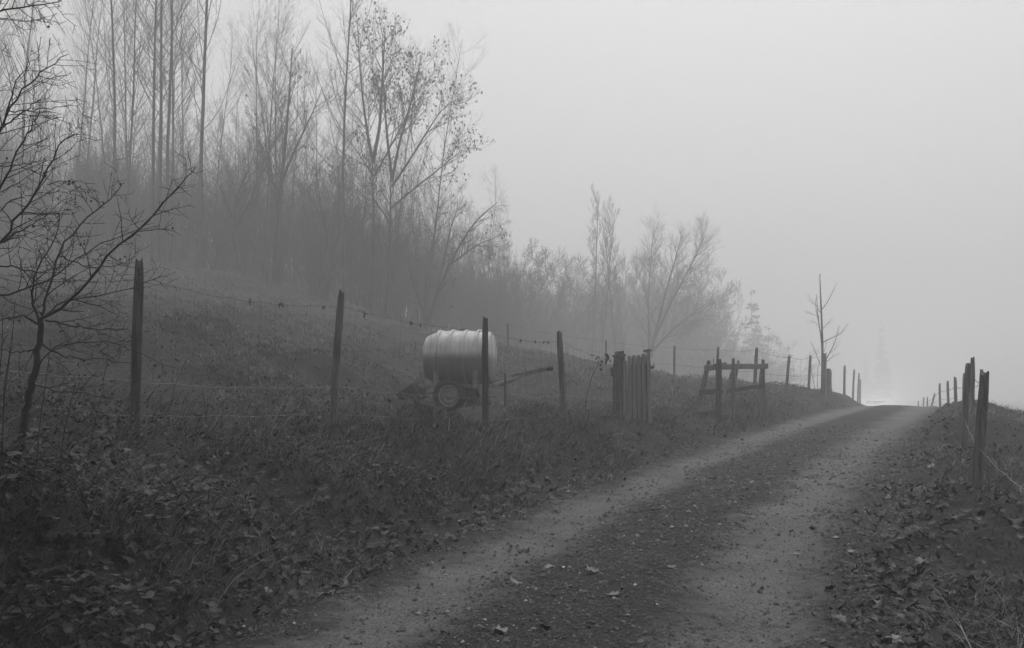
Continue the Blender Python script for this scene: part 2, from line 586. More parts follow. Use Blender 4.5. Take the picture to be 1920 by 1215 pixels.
# ------------------------------------------------------------------ fences
def post_mesh(p, q, w, rng, taper=.92, sides=8, rings=9, square=.5, chip=.03):
    """split-wood post from p (base, sunk) to q (top)"""
    p, q = np.asarray(p, float), np.asarray(q, float)
    t = unit(q - p); a = unit(np.cross(t, (0.3, 1, 0))); b = np.cross(t, a)
    th = np.arange(sides) * 2 * math.pi / sides + rng.uniform(0, 1)
    rad = 1 + square * .25 * np.cos(4 * th + rng.uniform(0, 6)) + rng.normal(size=sides) * .06
    V = []
    for i in range(rings):
        f = i / (rings - 1)
        c = p + (q - p) * f + a * math.sin(f * 2.5 + rng.uniform(0, .3)) * w * .08
        r = w / 2 * (1 + (taper - 1) * f) * rad * (1 + rng.normal(size=sides) * .035)
        ring = c + a * (r * np.cos(th))[:, None] + b * (r * np.sin(th))[:, None]
        if i == rings - 1:
            ring = c + (ring - c) * .8 + t * (rng.normal(size=sides) * chip)[:, None]
        V.append(ring)
    V.append((q + t * .006 + rng.normal(size=3) * .006)[None])
    V = np.concatenate(V)
    Q = []
    for i in range(rings - 1):
        for j in range(sides):
            j2 = (j + 1) % sides
            Q.append((i * sides + j, i * sides + j2, (i + 1) * sides + j2, (i + 1) * sides + j))
    e = (rings - 1) * sides
    for j in range(sides):
        Q.append((e + j, e + (j + 1) % sides, rings * sides, rings * sides))
    return V, np.array(Q)


def sag_wire(p, q, sag, n=14, rng=None, jit=.006):
    t = np.linspace(0, 1, n)[:, None]
    w = p + (np.asarray(q) - p) * t
    w[:, 2] -= sag * 4 * (t * (1 - t))[:, 0]
    if rng is not None:
        w[1:-1] += rng.normal(size=(n - 2, 3)) * jit
    return w


def barbs(w, rng, step, size, r):
    """little two-point barbs along a wire"""
    out = []
    seg = np.linalg.norm(np.diff(w, axis=0), axis=1); cum = np.r_[0, np.cumsum(seg)]
    for s in np.arange(step * .5, cum[-1], step):
        c = np.array([np.interp(s, cum, w[:, k]) for k in range(3)])
        for _ in range(2):
            d = unit(rng.normal(size=3)) * size
            out.append((np.array([c - d, c, c + d]), np.array([r * .5, r, r * .5])))
    return out


def fence(name, label, posts, wires, mesh=None, seed=0, tufts=0, group='fences of the pasture', end=None):
    """posts: (top px, top py, base px, base py, depth, width, material) ; wires: (fraction of the post height, sag, radius, barbed, material)"""
    rng = np.random.default_rng(seed)
    b0 = at(posts[0][2], posts[0][3], posts[0][4])
    b0[2] = float(surf_z(b0[0], b0[1])[0])
    root = empty(name, b0, label, 'fence', group)
    ends = []
    for tpx, tpy, bpx, bpy_, d, w, m in posts:
        top, base = at(tpx, tpy, d), at(bpx, bpy_, d)
        gz = float(surf_z(base[0], base[1])[0])
        base[2] = gz - .25
        V, Q = post_mesh(base, top, w, rng)
        MB().add(V, Q).build('post', M[m], root, origin=b0)
        base[2] = gz
        ends.append((base, top))
    if end is not None:
        ends.append(end)
    for frac, sag, r, barbed, m in wires:
        for i in range(len(ends) - 1):
            (pb, pt), (qb, qt) = ends[i], ends[i + 1]
            w = sag_wire(pb + (pt - pb) * frac, qb + (qt - qb) * frac, sag * rng.uniform(.6, 1.4), rng=rng)
            polys = [(w, np.full(len(w), r))]
            V, Q = tubes(polys, 4)
            mb = MB().add(V, Q)
            if barbed:
                V, Q = tubes(barbs(w, rng, .14, .016, r), 3); mb.add(V, Q)
            mb.build('barbed_wire' if barbed else 'wire', M[m], root, origin=b0)
    if mesh:
        step, r, top_f, m = mesh
        for i in range(len(ends) - 1):
            (pb, pt), (qb, qt) = ends[i], ends[i + 1]
            L = np.linalg.norm(qb - pb); n = max(3, int(L / step)); polys = []
            for k in range(1, n):
                f = (k + rng.normal() * .12) / n
                lo, hi = pb + (qb - pb) * f, pb + (pt - pb) * top_f + ((qb + (qt - qb) * top_f) - (pb + (pt - pb) * top_f)) * f
                lo[2] = float(surf_z(lo[0], lo[1])[0]) + .02
                hi = hi + np.array([rng.normal() * .05, rng.normal() * .02, -.07 * 4 * f * (1 - f)])
                w = sag_wire(lo, hi, 0, 6, rng, .012)
                polys.append((w, np.full(6, r)))
            V, Q = tubes(polys, 3)
            MB().add(V, Q).build('wire_mesh', M[m], root, kind='stuff', origin=b0)
    if tufts:
        frac, sag = wires[0][0], wires[0][1]
        for i in range(len(ends) - 1):
            (pb, pt), (qb, qt) = ends[i], ends[i + 1]
            for k in range(tufts):
                f = rng.uniform(.12, .9)
                c = pb + (pt - pb) * frac + ((qb + (qt - qb) * frac) - (pb + (pt - pb) * frac)) * f
                c[2] -= sag * 4 * f * (1 - f)
                polys = []
                for _ in range(7):
                    d = rng.normal(size=3) * np.array([.012, .012, .02]) + np.array([0, 0, -.03])
                    polys.append((np.array([c, c + d * .6 + rng.normal(size=3) * .006, c + d]), np.array([.005, .006, .003])))
                V, Q = tubes(polys, 4)
                MB().add(V, Q).build('wool_tuft', M['wire'], root, origin=b0)
    return root, ends


gate_post_end = (at(1160, 790, 21.2), at(1160, 662, 21.2))
roadside, rs_ends = fence('roadside_fence', 'sagging wire mesh fence on leaning split posts along the leafy bank', [
    (-250, 440, -262, 850, 7.4, .105, 'post_dark'),
    (262, 492, 253, 812, 9.0, .10, 'post_dark'), (641, 547, 622, 792, 11.9, .095, 'post'), (910, 598, 911, 797, 14.6, .09, 'post_dark'),
    (1049, 621, 1061, 794, 16.9, .105, 'post')],
    [(.89, .05, .0022, True, 'wire'), (.62, .03, .0016, False, 'wire'), (.3, .03, .0016, False, 'wire_pale'), (.1, .02, .0016, False, 'wire_pale')],
    mesh=(.24, .0014, .88, 'wire'), seed=11, tufts=4, end=gate_post_end)

back, _ = fence('pasture_fence', 'wire fence on thin stakes crossing the far side of the meadow behind the gate', [
    (952, 606, 953, 672, 40, .08, 'post'), (1136, 638, 1137, 684, 42, .08, 'post'), (1265, 649, 1264, 719, 39.5, .09, 'post'), (1347, 653, 1343, 724, 36, .11, 'post'),
    (1419, 653, 1414, 737, 34.5, .13, 'post'), (1480, 668, 1473, 738, 40, .12, 'post'), (1520, 667, 1515, 737, 43, .13, 'post'), (1547, 663, 1546, 737, 45.5, .18, 'post')],
    [(.96, .06, .004, True, 'wire'), (.5, .06, .004, True, 'wire'), (.16, .04, .004, False, 'wire')], mesh=(.3, .002, .8, 'wire'), seed=12)

far_fence, _ = fence('crest_fence', 'far fence of bare stakes following the track over the crest', [
    (1584, 686, 1583, 740, 54, .12, 'post'), (1602, 693, 1599, 745, 59, .13, 'post'), (1611, 700, 1607, 752, 63, .12, 'post'), (1613, 712, 1612, 756, 68, .12, 'post')],
    [(.8, .05, .003, False, 'wire'), (.4, .05, .003, False, 'wire')], seed=13)

valley, _ = fence('barbed_fence', 'barbed wire fence on stout posts above the falling slope beside the track', [
    (2010, 720, 1985, 1050, 7.4, .11, 'post'), (1848, 703, 1829, 942, 10.6, .115, 'post'), (1816, 686, 1805, 852, 15.5, .10, 'post'), (1824, 671, 1822, 786, 20.5, .10, 'post'),
    (1841, 694, 1838, 770, 25, .10, 'post'), (1808, 700, 1806, 768, 32, .11, 'post'), (1791, 708, 1793, 760, 37, .12, 'post'), (1777, 715, 1779, 762, 43, .12, 'post'),
    (1762, 719, 1763, 768, 49, .11, 'post'), (1753, 738, 1744, 770, 54, .11, 'post'), (1739, 744, 1739, 775, 60, .10, 'post'), (1732, 745, 1731, 778, 68, .10, 'post'), (1722, 752, 1722, 780, 76, .1, 'post')],
    [(.7, .05, .0032, True, 'wire'), (.36, .05, .003, True, 'wire_pale')], seed=14)

stub = at(1555, 737, 46); stub[2] = float(surf_z(stub[0], stub[1])[0])
rng = np.random.default_rng(3)
V, Q = post_mesh(stub - (0, 0, .3), at(1555, 692, 46), .32, rng, square=.6)
tag(MB().add(V - stub, Q).build('corner_post', M['post'], None), 'thick stub post beside the young bare tree', 'post').location = stub

stk = at(948, 769, 18.2); stk[2] = float(surf_z(stk[0], stk[1])[0])
V, Q = post_mesh(stk - (0, 0, .2), at(947, 703, 18.2), .04, rng, square=.3)
tag(MB().add(V - stk, Q).build('stake', M['post_dark'], None), 'thin dark stake standing beside the trailer drawbar', 'stake').location = stk

# ------------------------------------------------------------------ gate
rng = np.random.default_rng(21)
g0 = at(1158, 788, 21.41); g0[2] = float(surf_z(g0[0], g0[1])[0])
root = empty('gate_post', g0, 'heavy dark gate post with a pale board nailed beside it', 'gate post')
V, Q = post_mesh(g0 - (0, 0, .3), at(1158, 672, 21.41), .2, rng, square=1.0, taper=.96, chip=.015)
MB().add(V, Q).build('post', M['post_dark'], root, origin=g0)
pb = at(1163, 786, 21.74); pb[2] = float(surf_z(pb[0], pb[1])[0]) - .3
V, Q = post_mesh(pb, at(1162, 659, 21.74), .22, rng, square=1.0, taper=.97, chip=.03)
MB().add(V, Q).build('rear_post', M['post_dark'], root, origin=g0)
b1, b2 = at(1173, 792, 21.46), at(1172, 676, 21.46); b1[2] -= .1
MB().add(*bar(b1, b2, .03, .10, up=(1, .2, 0), seg=5, rng=rng, jit=.002)).build('board', M['plank_pale'], root, origin=g0)
MB().add(*bar(at(1147.5, 705, 21.35), at(1147, 689, 21.35), .06, .06, up=(1, 0, 0))).build('latch_block', M['post_dark'], root, origin=g0)
MB().add(*bar(at(1150, 668, 21.30), at(1172, 666, 21.52), .07, .05)).build('cross_block', M['post_dark'], root, origin=g0)

ga, gb = at(1181, 791, 21.07), at(1218, 797, 20.3)
gr0 = ga.copy(); gr0[2] = float(surf_z(ga[0], ga[1])[0])
root = empty('plank_gate', gr0, 'grey gate of upright planks standing open beside the dark gate post', 'gate')
ta, tb = at(1180, 668, 21.07), at(1216, 662, 20.3)
gdir = unit((gb - ga) * (1, 1, 0)); gn = np.array([-gdir[1], gdir[0], 0])
NP = 5
gl = np.linalg.norm((gb - ga)[:2]) / (NP - 1)
for k in range(NP):
    f = k / (NP - 1)
    lo = ga + (gb - ga) * f; hi = ta + (tb - ta) * f + np.array([0, 0, rng.normal() * .012])
    lo[2] += .02 + rng.uniform(-.02, .03)
    if k == NP - 1:
        hi[2] += .03
    lo2 = lo + gdir * rng.normal() * .006
    MB().add(*bar(lo2, hi, gl * .60, .022, up=gn, seg=6, rng=rng, jit=.002)).build('plank', M['plank_pale'], root, origin=gr0)
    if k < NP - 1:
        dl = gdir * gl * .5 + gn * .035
        MB().add(*bar(lo + dl + (0, 0, .05), hi + dl - (0, 0, .04), gl * .55, .02, up=gn, seg=3, rng=rng, jit=.002)).build('gap_shade_strip', M['dark_steel'], root, origin=gr0)  # near-black strip added behind each gap, standing in for the shade between planks
for f, ex in ((.2, .0), (.82, .1)):
    p = ga + (ta - ga) * f - gdir * .08 + gn * .075; q = gb + (tb - gb) * f + gdir * (.02 + ex * .5) + gn * .075
    MB().add(*bar(p, q, .045, .1, seg=3, rng=rng, jit=.003)).build('rail', M['plank'], root, origin=gr0)
MB().add(*bar(tb - gdir * .16 + (0, 0, .045), tb + gdir * .09 + (0, 0, .06), .07, .05)).build('top_block', M['plank'], root, origin=gr0)
MB().add(*bar(at(1222.5, 686, 20.22), at(1221.5, 671, 20.22), .012, .05, up=(1, 0, 0))).build('splinter', M['white_stone'], root, origin=gr0)

# ------------------------------------------------------------------ wooden crossing frame (stile)
rng = np.random.default_rng(22)
s0 = at(1350, 781, 23.97); s0[2] = float(surf_z(s0[0], s0[1])[0])
root = empty('wooden_stile', s0, 'ramshackle wooden stile of slanting legs and cross rails beside the track', 'stile')


def stile_post(tp, bp_, d1, d2, w, m='post'):
    t, b = at(tp[0], tp[1], d1 * 1.115), at(bp_[0], bp_[1], d2 * 1.115)
    gz = float(surf_z(b[0], b[1])[0])
    if b[2] > gz - .1:
        b = t + (b - t) * ((t[2] - gz + .15) / (t[2] - b[2]))
    V, Q = post_mesh(b, t, w, rng, square=.9, chip=.012)
    MB().add(V, Q).build('leg', M[m], root, origin=s0)


stile_post((1349, 674), (1348, 781), 21.5, 21.5, .15, 'post_dark')
stile_post((1375, 672), (1375, 760), 23.0, 23.0, .10)
stile_post((1330, 677), (1304, 788), 23.3, 22.8, .12, 'post_dark')
stile_post((1385, 677), (1374, 740), 24.2, 24.0, .095)
stile_post((1431, 675), (1432, 762), 24.9, 24.9, .10)
stile_post((1428, 690), (1420, 762), 25.0, 24.7, .09)


def rail(p, q, d1, d2, h, w=.06, m='post', name='rail'):
    MB().add(*bar(at(*p, d1 * 1.115), at(*q, d2 * 1.115), w, h, seg=4, rng=rng, jit=.006)).build(name, M[m], root, origin=s0)


rail((1321, 690), (1352, 688), 22.95, 23.05, .15, .06, 'plank')
rail((1346, 688), (1439, 687), 23.05, 24.85, .14, .07, 'plank')
rail((1312, 736), (1352, 733), 22.9, 23.1, .14, .06, 'post_dark')
rail((1350, 734), (1428, 724), 23.1, 24.8, .11, .06, 'post_dark')
rail((1352, 757), (1371, 700), 22.6, 23.3, .06, .05, name='brace')
rail((1306, 778), (1350, 773), 22.8, 21.75, .13, .06, 'post_dark')
rail((1343, 684), (1361, 681), 21.6, 23.0, .05)
MB().add(*bar(at(1338.5, 688, 25.53), at(1338, 672, 25.53), .02, .02, up=(1, 0, 0))).build('spike', M['wire'], root, origin=s0)

# ------------------------------------------------------------------ tank trailer
TD = 19.8
tw = gpt(849, TD - .55)
t0 = np.array([tw[0] + .05, TD, float(surf_z(tw[0], TD)[0])])
YAW = math.radians(-10)
tr = empty('tank_trailer', t0, 'two-wheeled trailer carrying a ribbed white water tank on the meadow', 'trailer', rz=YAW)
# local: x forward (drawbar, to the right), y away from the camera, z up ; origin under the axle
tx0, tx1, tr_, tcz = -.60, .72, .535, 1.06
prof = [(tx0, 0), (tx0, tr_ * .76), (tx0 + .012, tr_ * .80), (tx0 + .10, tr_ * .88), (tx0 + .235, tr_ * .955)]


def rib(x, r, h=.03, w=.04):
    return [(x - w, r), (x - w * .55, r + h), (x + w * .55, r + h), (x + w, r)]


for x in (tx0 + .28, tx0 + .54, tx0 + .81, tx0 + 1.06):
    k = tr_ * (.965 + .035 * math.sin((x - tx0) / 1.32 * math.pi))
    prof += rib(x, k)
prof += [(tx1 - .14, tr_ * .975), (tx1 - .05, tr_ * .95), (tx1 - .012, tr_ * .90), (tx1, tr_ * .85), (tx1 + .004, 0)]
V, Q = lathe(prof, 48)
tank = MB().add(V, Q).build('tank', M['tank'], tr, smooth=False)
tank.location = (0, 0, tcz)
for p in tank.data.polygons:
    p.use_smooth = True
tank.data.set_sharp_from_angle(angle=math.radians(24))
V, Q = lathe([(0, .0), (0, .12), (.05, .12), (.05, .0)], 20, 'z')
o = MB().add(V, Q).build('filler_lid', M['steel'], tank); o.location = (.14, .1, tr_ - .008)
# frame
fr = MB()
for y in (-.38, .38):
    fr.add(*bar((-.68, y, .50), (.76, y, .50), .06, .07))
for x in (-.66, .05, .72):
    fr.add(*bar((x, -.41, .505), (x, .41, .505), .05, .06))
frame = fr.build('frame', M['steel'], tr)
for x, h in ((-.32, .62), (.46, .62)):
    for y in (-.43, .43):
        MB().add(*bar((x, y, .46), (x, y * 1.06, .46 + .34), .05, .09, up=(1, 0, 0))).build('cradle_upright', M['rim'], tr)
for y in (-.46, .46):
    MB().add(*bar((-.56, y * .86, .46), (-.64, y * .8, .78), .03, .07, up=(1, 0, 0))).build('end_stop', M['steel'], tr)
MB().add(*bar((0, -.62, .30), (0, .62, .30), .07, .07)).build('axle', M['dark_steel'], tr)
db = MB()
db.add(*bar((.65, 0, .56), (1.78, .02, .82), .06, .065, seg=3))
db.add(*bar((.8, -.36, .52), (1.25, -.03, .68), .05, .06)); db.add(*bar((.8, .36, .52), (1.25, .03, .68), .05, .06))
drawbar = db.build('drawbar', M['rim'], tr)
MB().add(*bar((1.10, 0, .715), (1.82, .02, .87), .15, .025)).build('drawbar_board', M['plank_pale'], tr)
V, Q = lathe([(0, .02), (.0, .045), (.12, .045), (.14, .02)], 12)
o = MB().add(V, Q).build('tow_coupling', M['dark_steel'], tr); o.location = (1.79, .02, .84)
# wheels
for s in (-1, 1):
    w = MB()
    R, W = .315, .085
    pr = [(-W, .20), (-W * 1.05, .235), (-W * .98, .275), (-W * .8, .300), (-W * .62, R), (W * .62, R), (W * .8, .300), (W * .98, .275), (W * 1.05, .235), (W, .20)]
    V, Q = lathe(pr, 40); w.add(V, Q)
    for k in range(30):                                   # tread lugs
        a = 2 * math.pi * k / 30
        c = np.array([0, math.cos(a), math.sin(a)])
        w.add(*bar(c * (R + .001) + (-W * .75, 0, 0), c * (R + .001) + (W * .75, 0, 0), .03, .022, up=tuple(c)))
    wheel = empty('wheel', (0, s * .62, .315), '', '')
    for kx in ('label', 'category'):
        del wheel[kx]
    wheel.parent = tr
    wheel.rotation_euler = (0, 0, math.pi / 2 * (-1 if s < 0 else 1))
    w.build('tyre', M['rubber'], wheel, smooth=False)
    V, Q = lathe([(.074, .214), (.088, .205), (.088, .19), (.05, .183), (.02, .172)], 36)
    V2, Q2 = lathe([(-.08, .21), (-.02, .17), (-.01, .02)], 24)
    MB().add(V, Q).add(V2, Q2).build('rim', M['rim'], wheel, smooth=False)
    V, Q = lathe([(.018, .174), (.05, .15), (.058, .125), (.05, .10), (.02, .09), (.015, .05)], 36)
    MB().add(V, Q).build('wheel_disc', M['rim'], wheel, smooth=False)
    for k in range(5):
        a = 2 * math.pi * k / 5
        V, Q = lathe([(.0, .011), (.05, .011), (.055, 0)], 6)
        MB().add(V + (0, .068 * math.cos(a), .068 * math.sin(a)), Q).build('wheel_nut', M['rim'], wheel)
    V, Q = lathe([(.02, .07), (.055, .062), (.075, .045), (.085, .03), (.086, 0)], 20)
    MB().add(V, Q).build('hub', M['steel'], wheel, smooth=True)
# dark drinking trough hung behind, tilted
tb_ = MB()
c = np.array([-.85, -.25, .33])
ca, sa = math.cos(math.radians(32)), math.sin(math.radians(32))


def T(x, y, z):
    return c + np.array([x * ca - z * sa * .9, y, x * sa + z * ca])


for (x0, x1, y0, y1, z0, z1) in ((-.2, .2, -.33, .33, -.17, -.145), (-.2, -.175, -.33, .33, -.145, .14), (.175, .2, -.33, .33, -.145, .14),
                                 (-.175, .175, -.33, -.305, -.145, .14), (-.175, .175, .305, .33, -.145, .14)):
    V = [T(x, y, z) for x in (x0, x1) for y in (y0, y1) for z in (z0, z1)]
    tb_.add(V, [(0, 1, 3, 2), (4, 6, 7, 5), (0, 4, 5, 1), (2, 3, 7, 6), (0, 2, 6, 4), (1, 5, 7, 3)])
tb_.build('trough', M['dark_steel'], tr)
MB().add(*bar((-.62, -.2, .47), (-.86, -.22, .43), .04, .03)).add(*bar((-.62, .1, .36), (-.36, .1, .38), .03, .03)).build('trough_bracket', M['steel'], tr)

# ------------------------------------------------------------------ car behind the crest: only its light shows
def build_car():
    rng = np.random.default_rng(4)
    yc = 77.8
    s = float(road_x(yc + .5) - road_x(yc - .5))
    x = float(road_x(yc)) - 1.45
    z = float(track_z(np.array([x]), np.array([yc]))[0])
    head = math.atan2(s, 1)
    root = empty('car', (x, yc, z), 'approaching car hidden behind the crest, its headlights glowing in the fog', 'car', rz=-head)
    paint = noise_mat('car_paint', .06, .08, 3, .3, .5, bump=0)
    glass = noise_mat('car_glass', .02, .03, 3, .08, .6, bump=0)
    sec = [(-2.1, .45, .62, .80), (-2.0, .28, .85, .84), (-1.2, .25, .93, .86), (.3, .25, .95, .87), (1.7, .25, .95, .86), (2.05, .32, .9, .8)]
    V = []
    for yy, z0, z1, w in sec:
        for fx, fz in ((-.9, 0), (-1, .3), (-1, .75), (-.9, 1), (.9, 1), (1, .75), (1, .3), (.9, 0)):
            V.append((fx * w, yy, z0 + (z1 - z0) * fz))
    n = len(sec); Q = [(i * 8 + j, i * 8 + (j + 1) % 8, i * 8 + 8 + (j + 1) % 8, i * 8 + 8 + j) for i in range(n - 1) for j in range(8)]
    for e, o_ in ((0, 1), ((n - 1) * 8, -1)):
        for k in (1, 3, 5):
            Q.append((e, e + k, e + k + 1, e + k + 2) if k < 5 else (e, e + 5, e + 6, e + 7))
    MB().add(V, Q).build('body', paint, root, smooth=False)
    cab = [(-1.0, .9, .9, .78), (-.35, .9, 1.42, .68), (.8, .9, 1.45, .68), (1.6, .9, 1.0, .74)]
    V = []
    for yy, z0, z1, w in cab:
        V += [(-w * 1.1, yy, z0), (-w, yy, z1), (w, yy, z1), (w * 1.1, yy, z0)]
    Q = [(i * 4 + j, i * 4 + (j + 1) % 4, i * 4 + 4 + (j + 1) % 4, i * 4 + 4 + j) for i in range(3) for j in range(4)]
    MB().add(V, Q).build('cabin', glass, root)
    MB().add(*bar((0, -.32, 1.44), (0, .82, 1.465), 1.3, .05)).build('roof', paint, root)
    for sx in (-1, 1):
        for yy in (-1.35, 1.3):
            V, Q = lathe([(-.1, 0), (-.1, .2), (-.11, .28), (-.08, .315), (.08, .315), (.11, .28), (.1, .2), (.1, 0)], 24)
            o = MB().add(V, Q).build('wheel', M['rubber'], root); o.location = (sx * .76, yy, .315)
        em = bpy.data.materials.new('headlight_glow'); em.use_nodes = True
        b = em.node_tree.nodes['Principled BSDF']; b.inputs['Emission Color'].default_value = (1, 1, 1, 1); b.inputs['Emission Strength'].default_value = 60
        V, Q = lathe([(0, 0), (.01, .05), (0, .09), (-.06, .1)], 20)
        o = MB().add(V[:, [1, 0, 2]] * (1, -1, 1), Q).build('headlight', em, root); o.location = (sx * .6, -2.08, .66)
        sl_ = bpy.data.lights.new('headlight_beam', 'SPOT'); sl_.energy = CAR_W; sl_.spot_size = math.radians(34); sl_.spot_blend = .8; sl_.shadow_soft_size = .08
        so = bpy.data.objects.new('headlight_beam', sl_); col.objects.link(so); so.parent = root
        so.location = (sx * .6, -2.2, .66); so.rotation_euler = (math.radians(-90 + 1), 0, 0)


CAR_W = 15000.0
build_car()

# ------------------------------------------------------------------ woody plants
UP = np.array([0, 0, 1.0])


def limb(rng, p, d, L, r0, r1, n, wander, trop):
    nz = np.cumsum(rng.normal(size=(n, 3)) * wander, axis=0)
    dirs = d + nz + UP * trop * np.linspace(0, 1, n)[:, None]
    dirs /= np.linalg.norm(dirs, axis=1, keepdims=True)
    pts = np.concatenate([[p], p + np.cumsum(dirs * (L / n), axis=0)])
    return pts, r0 + (r1 - r0) * np.linspace(0, 1, n + 1) ** .8


def side(rng, t, ang):
    a = rng.normal(size=3); a -= t * a.dot(t); a = unit(a)
    return t * math.cos(ang) + a * math.sin(ang)


def ramify(rng, parent, spec, lv, out, rmin):
    """spec: list of (count, t0, t1, angle, length, n points, wander, tropism) per level"""
    if lv >= len(spec):
        return
    cnt, t0, t1, ang, ln, n, wa, tr_ = spec[lv]
    pts, rad = parent
    k = len(pts) - 1
    c = max(1, int(round(cnt * rng.uniform(.75, 1.25))))
    for i in range(c):
        t = t0 + (t1 - t0) * (i + rng.uniform(0, 1)) / c
        f = t * k; j = min(int(f), k - 1); q = pts[j] + (pts[j + 1] - pts[j]) * (f - j)
        tan = unit(pts[j + 1] - pts[j]); r = rad[j] * .55 + .0
        L = ln * rng.uniform(.55, 1.2) * (1 - .55 * t)
        r = max(rmin, min(r, rad[j] * .7, (.028, .013, .009)[min(lv, 2)]))
        b = limb(rng, q, side(rng, tan, ang * rng.uniform(.7, 1.3)), L, r, max(rmin * .7, r * .35), n, wa, tr_)
        out.setdefault(lv + 1, []).append(b)
        ramify(rng, b, spec, lv + 1, out, rmin)


def plant_mesh(name, out, root, bark, twig, leaf=None):
    big = out.get(0, [])
    small = [b for k, v in out.items() if k >= 1 for b in v]
    V, Q = tubes(big, 7)
    mesh_obj('trunk', V, Q, M[bark], root, smooth=True)
    if small:
        V, Q = tubes(small, 3)
        mesh_obj('crown', V, Q, M[twig], root, smooth=True)


def hang_leaves(rng, out, lv, prob, size, root, mat, zlim=None, n_per=2, clump=None):
    P = []
    for pts, rad in out.get(lv, []):
        if rng.uniform() > prob or (zlim and not zlim(pts[-1])):
            continue
        for _ in range(n_per):
            P.append(pts[rng.integers(1, len(pts))] + rng.normal(size=3) * .02)
    if not P:
        return
    P = np.array(P); n = len(P)
    s = size * rng.uniform(.6, 1.3, n)[:, None]
    a = rng.normal(size=(n, 3)) * np.array([1, 1, .25]); a /= np.linalg.norm(a, axis=1, keepdims=True)
    d = np.c_[rng.normal(size=(n, 2)) * .35, -np.ones(n)]; d /= np.linalg.norm(d, axis=1, keepdims=True)
    nrm = np.cross(a, d)
    V = np.stack([P, P + d * s * .5 + a * s * .38 + nrm * s * .1, P + d * s * 1.15, P + d * s * .5 - a * s * .38 + nrm * s * .1], 1).reshape(-1, 3)
    i = np.arange(n)[:, None] * 4
    mesh_obj('withered_leaves', V, np.concatenate([i + [0, 1, 2], i + [0, 2, 3]]), M[mat], root, kind='stuff')


def pole_tree(seed, H, r, lean=(0, 0), spec=None, name='sapling', label='', group=None, bark='bark_pale', low=.3, rmin=.0045):
    rng = np.random.default_rng(seed)
    root = empty(name, (0, 0, 0), label, 'tree', group)
    d = unit(np.array([lean[0], lean[1], 1.0]))
    out = {0: [limb(rng, np.array([0, 0, -.3]), d, H + .3, r, r * .12, 16, .022, .12)]}
    sp_ = spec or [(34, low, .97, .72, H * .26, 8, .05, 1.0), (8, .15, .98, .6, H * .075, 5, .09, .6), (3, .3, 1, .6, H * .035, 3, .1, .3)]
    ramify(rng, out[0][0], sp_, 0, out, rmin)
    plant_mesh(name, out, root, bark, 'twig')
    return root, out


def shrub_plant(seed, H, stems, spread, r=.03, rmin=.006, name='bare_shrub', label='', group=None, trop=.5, spec=None):
    rng = np.random.default_rng(seed)
    root = empty(name, (0, 0, 0), label, 'shrub', group)
    out = {0: []}
    for i in range(stems):
        a = rng.uniform(0, 6.28); th = abs(rng.normal()) * spread
        d = np.array([math.cos(a) * math.sin(th), math.sin(a) * math.sin(th), math.cos(th)])
        s = limb(rng, np.array([math.cos(a), math.sin(a), 0]) * rng.uniform(0, .35) + (0, 0, -.2), d, H * rng.uniform(.6, 1.1), r * rng.uniform(.6, 1.2), .006, 10, .06, trop * rng.uniform(.2, 1))
        out[0].append(s)
        ramify(rng, s, spec or [(8, .2, .98, .6, H * .3, 6, .08, .5), (5, .2, 1, .6, H * .12, 4, .1, .3), (2, .4, 1, .6, H * .05, 3, .1, .2)], 0, out, rmin)
    plant_mesh(name, out, root, 'bark', 'twig')
    return root, out


def put(root, px, d, rz=None, scale=1.0, sink=0.0, tilt=(0, 0)):
    p = gpt(px, d, sink)
    root.location = p
    root.scale = (scale,) * 3
    root.rotation_euler = (tilt[0], tilt[1], rz if rz is not None else 0)
    return root


def free(root):
    """take a prototype's label into use; returns an iterator of fresh roots: the prototype first, then copies"""
    first = [True]

    def nxt():
        if first[0]:
            first[0] = False
            return root
        return copy_tree(root)
    return nxt


WOOD = 'bare trees of the misty wood'
# --- trees that can be told apart at the wood's edge
front = [  # px, depth, height, radius, lean x, seed, label, low
    (212, 55.1, 27.6, 0.168, .00, 31, 'straight bare tree at the dark corner of the wood above the meadow', .28),
    (240, 56.0, 24.0, 0.125, -.05, 32, 'slightly leaning bare tree beside the dark corner of the wood', .25),
    (286, 54.2, 26.7, 0.168, -.01, 33, 'tall bare trunk rising from the thicket uphill of the meadow', .3),
    (297, 56.0, 28.4, 0.183, .00, 34, 'stout bare trunk, left of a close-set pair in the wood edge', .3),
    (312, 55.1, 28.4, 0.183, .005, 35, 'stout bare trunk, right of a close-set pair in the wood edge', .3),
    (320, 56.9, 24.9, 0.125, .02, 36, 'thin bare tree crowded against the close-set pair of trunks', .35),
    (370, 53.3, 29.3, 0.196, .01, 37, 'tallest smooth bare trunk standing clear of its neighbours above the meadow', .25),
    (496, 55.1, 16.0, 0.105, -.02, 38, 'slender bare tree with a thin feathery top', .35),
    (512, 56.9, 15.2, 0.112, .03, 39, 'slim bare tree squeezed beside a thicker trunk', .4),
    (646, 56.9, 24.0, 0.168, .01, 41, 'straight tall bare tree beside the leafy forked trees', .3),
]
for px, d, H, r, lx, sd, lab, low in front:
    t, out = pole_tree(sd, H, r * .72, (lx, 0), label=lab, group=WOOD, low=low)
    put(t, px, d)


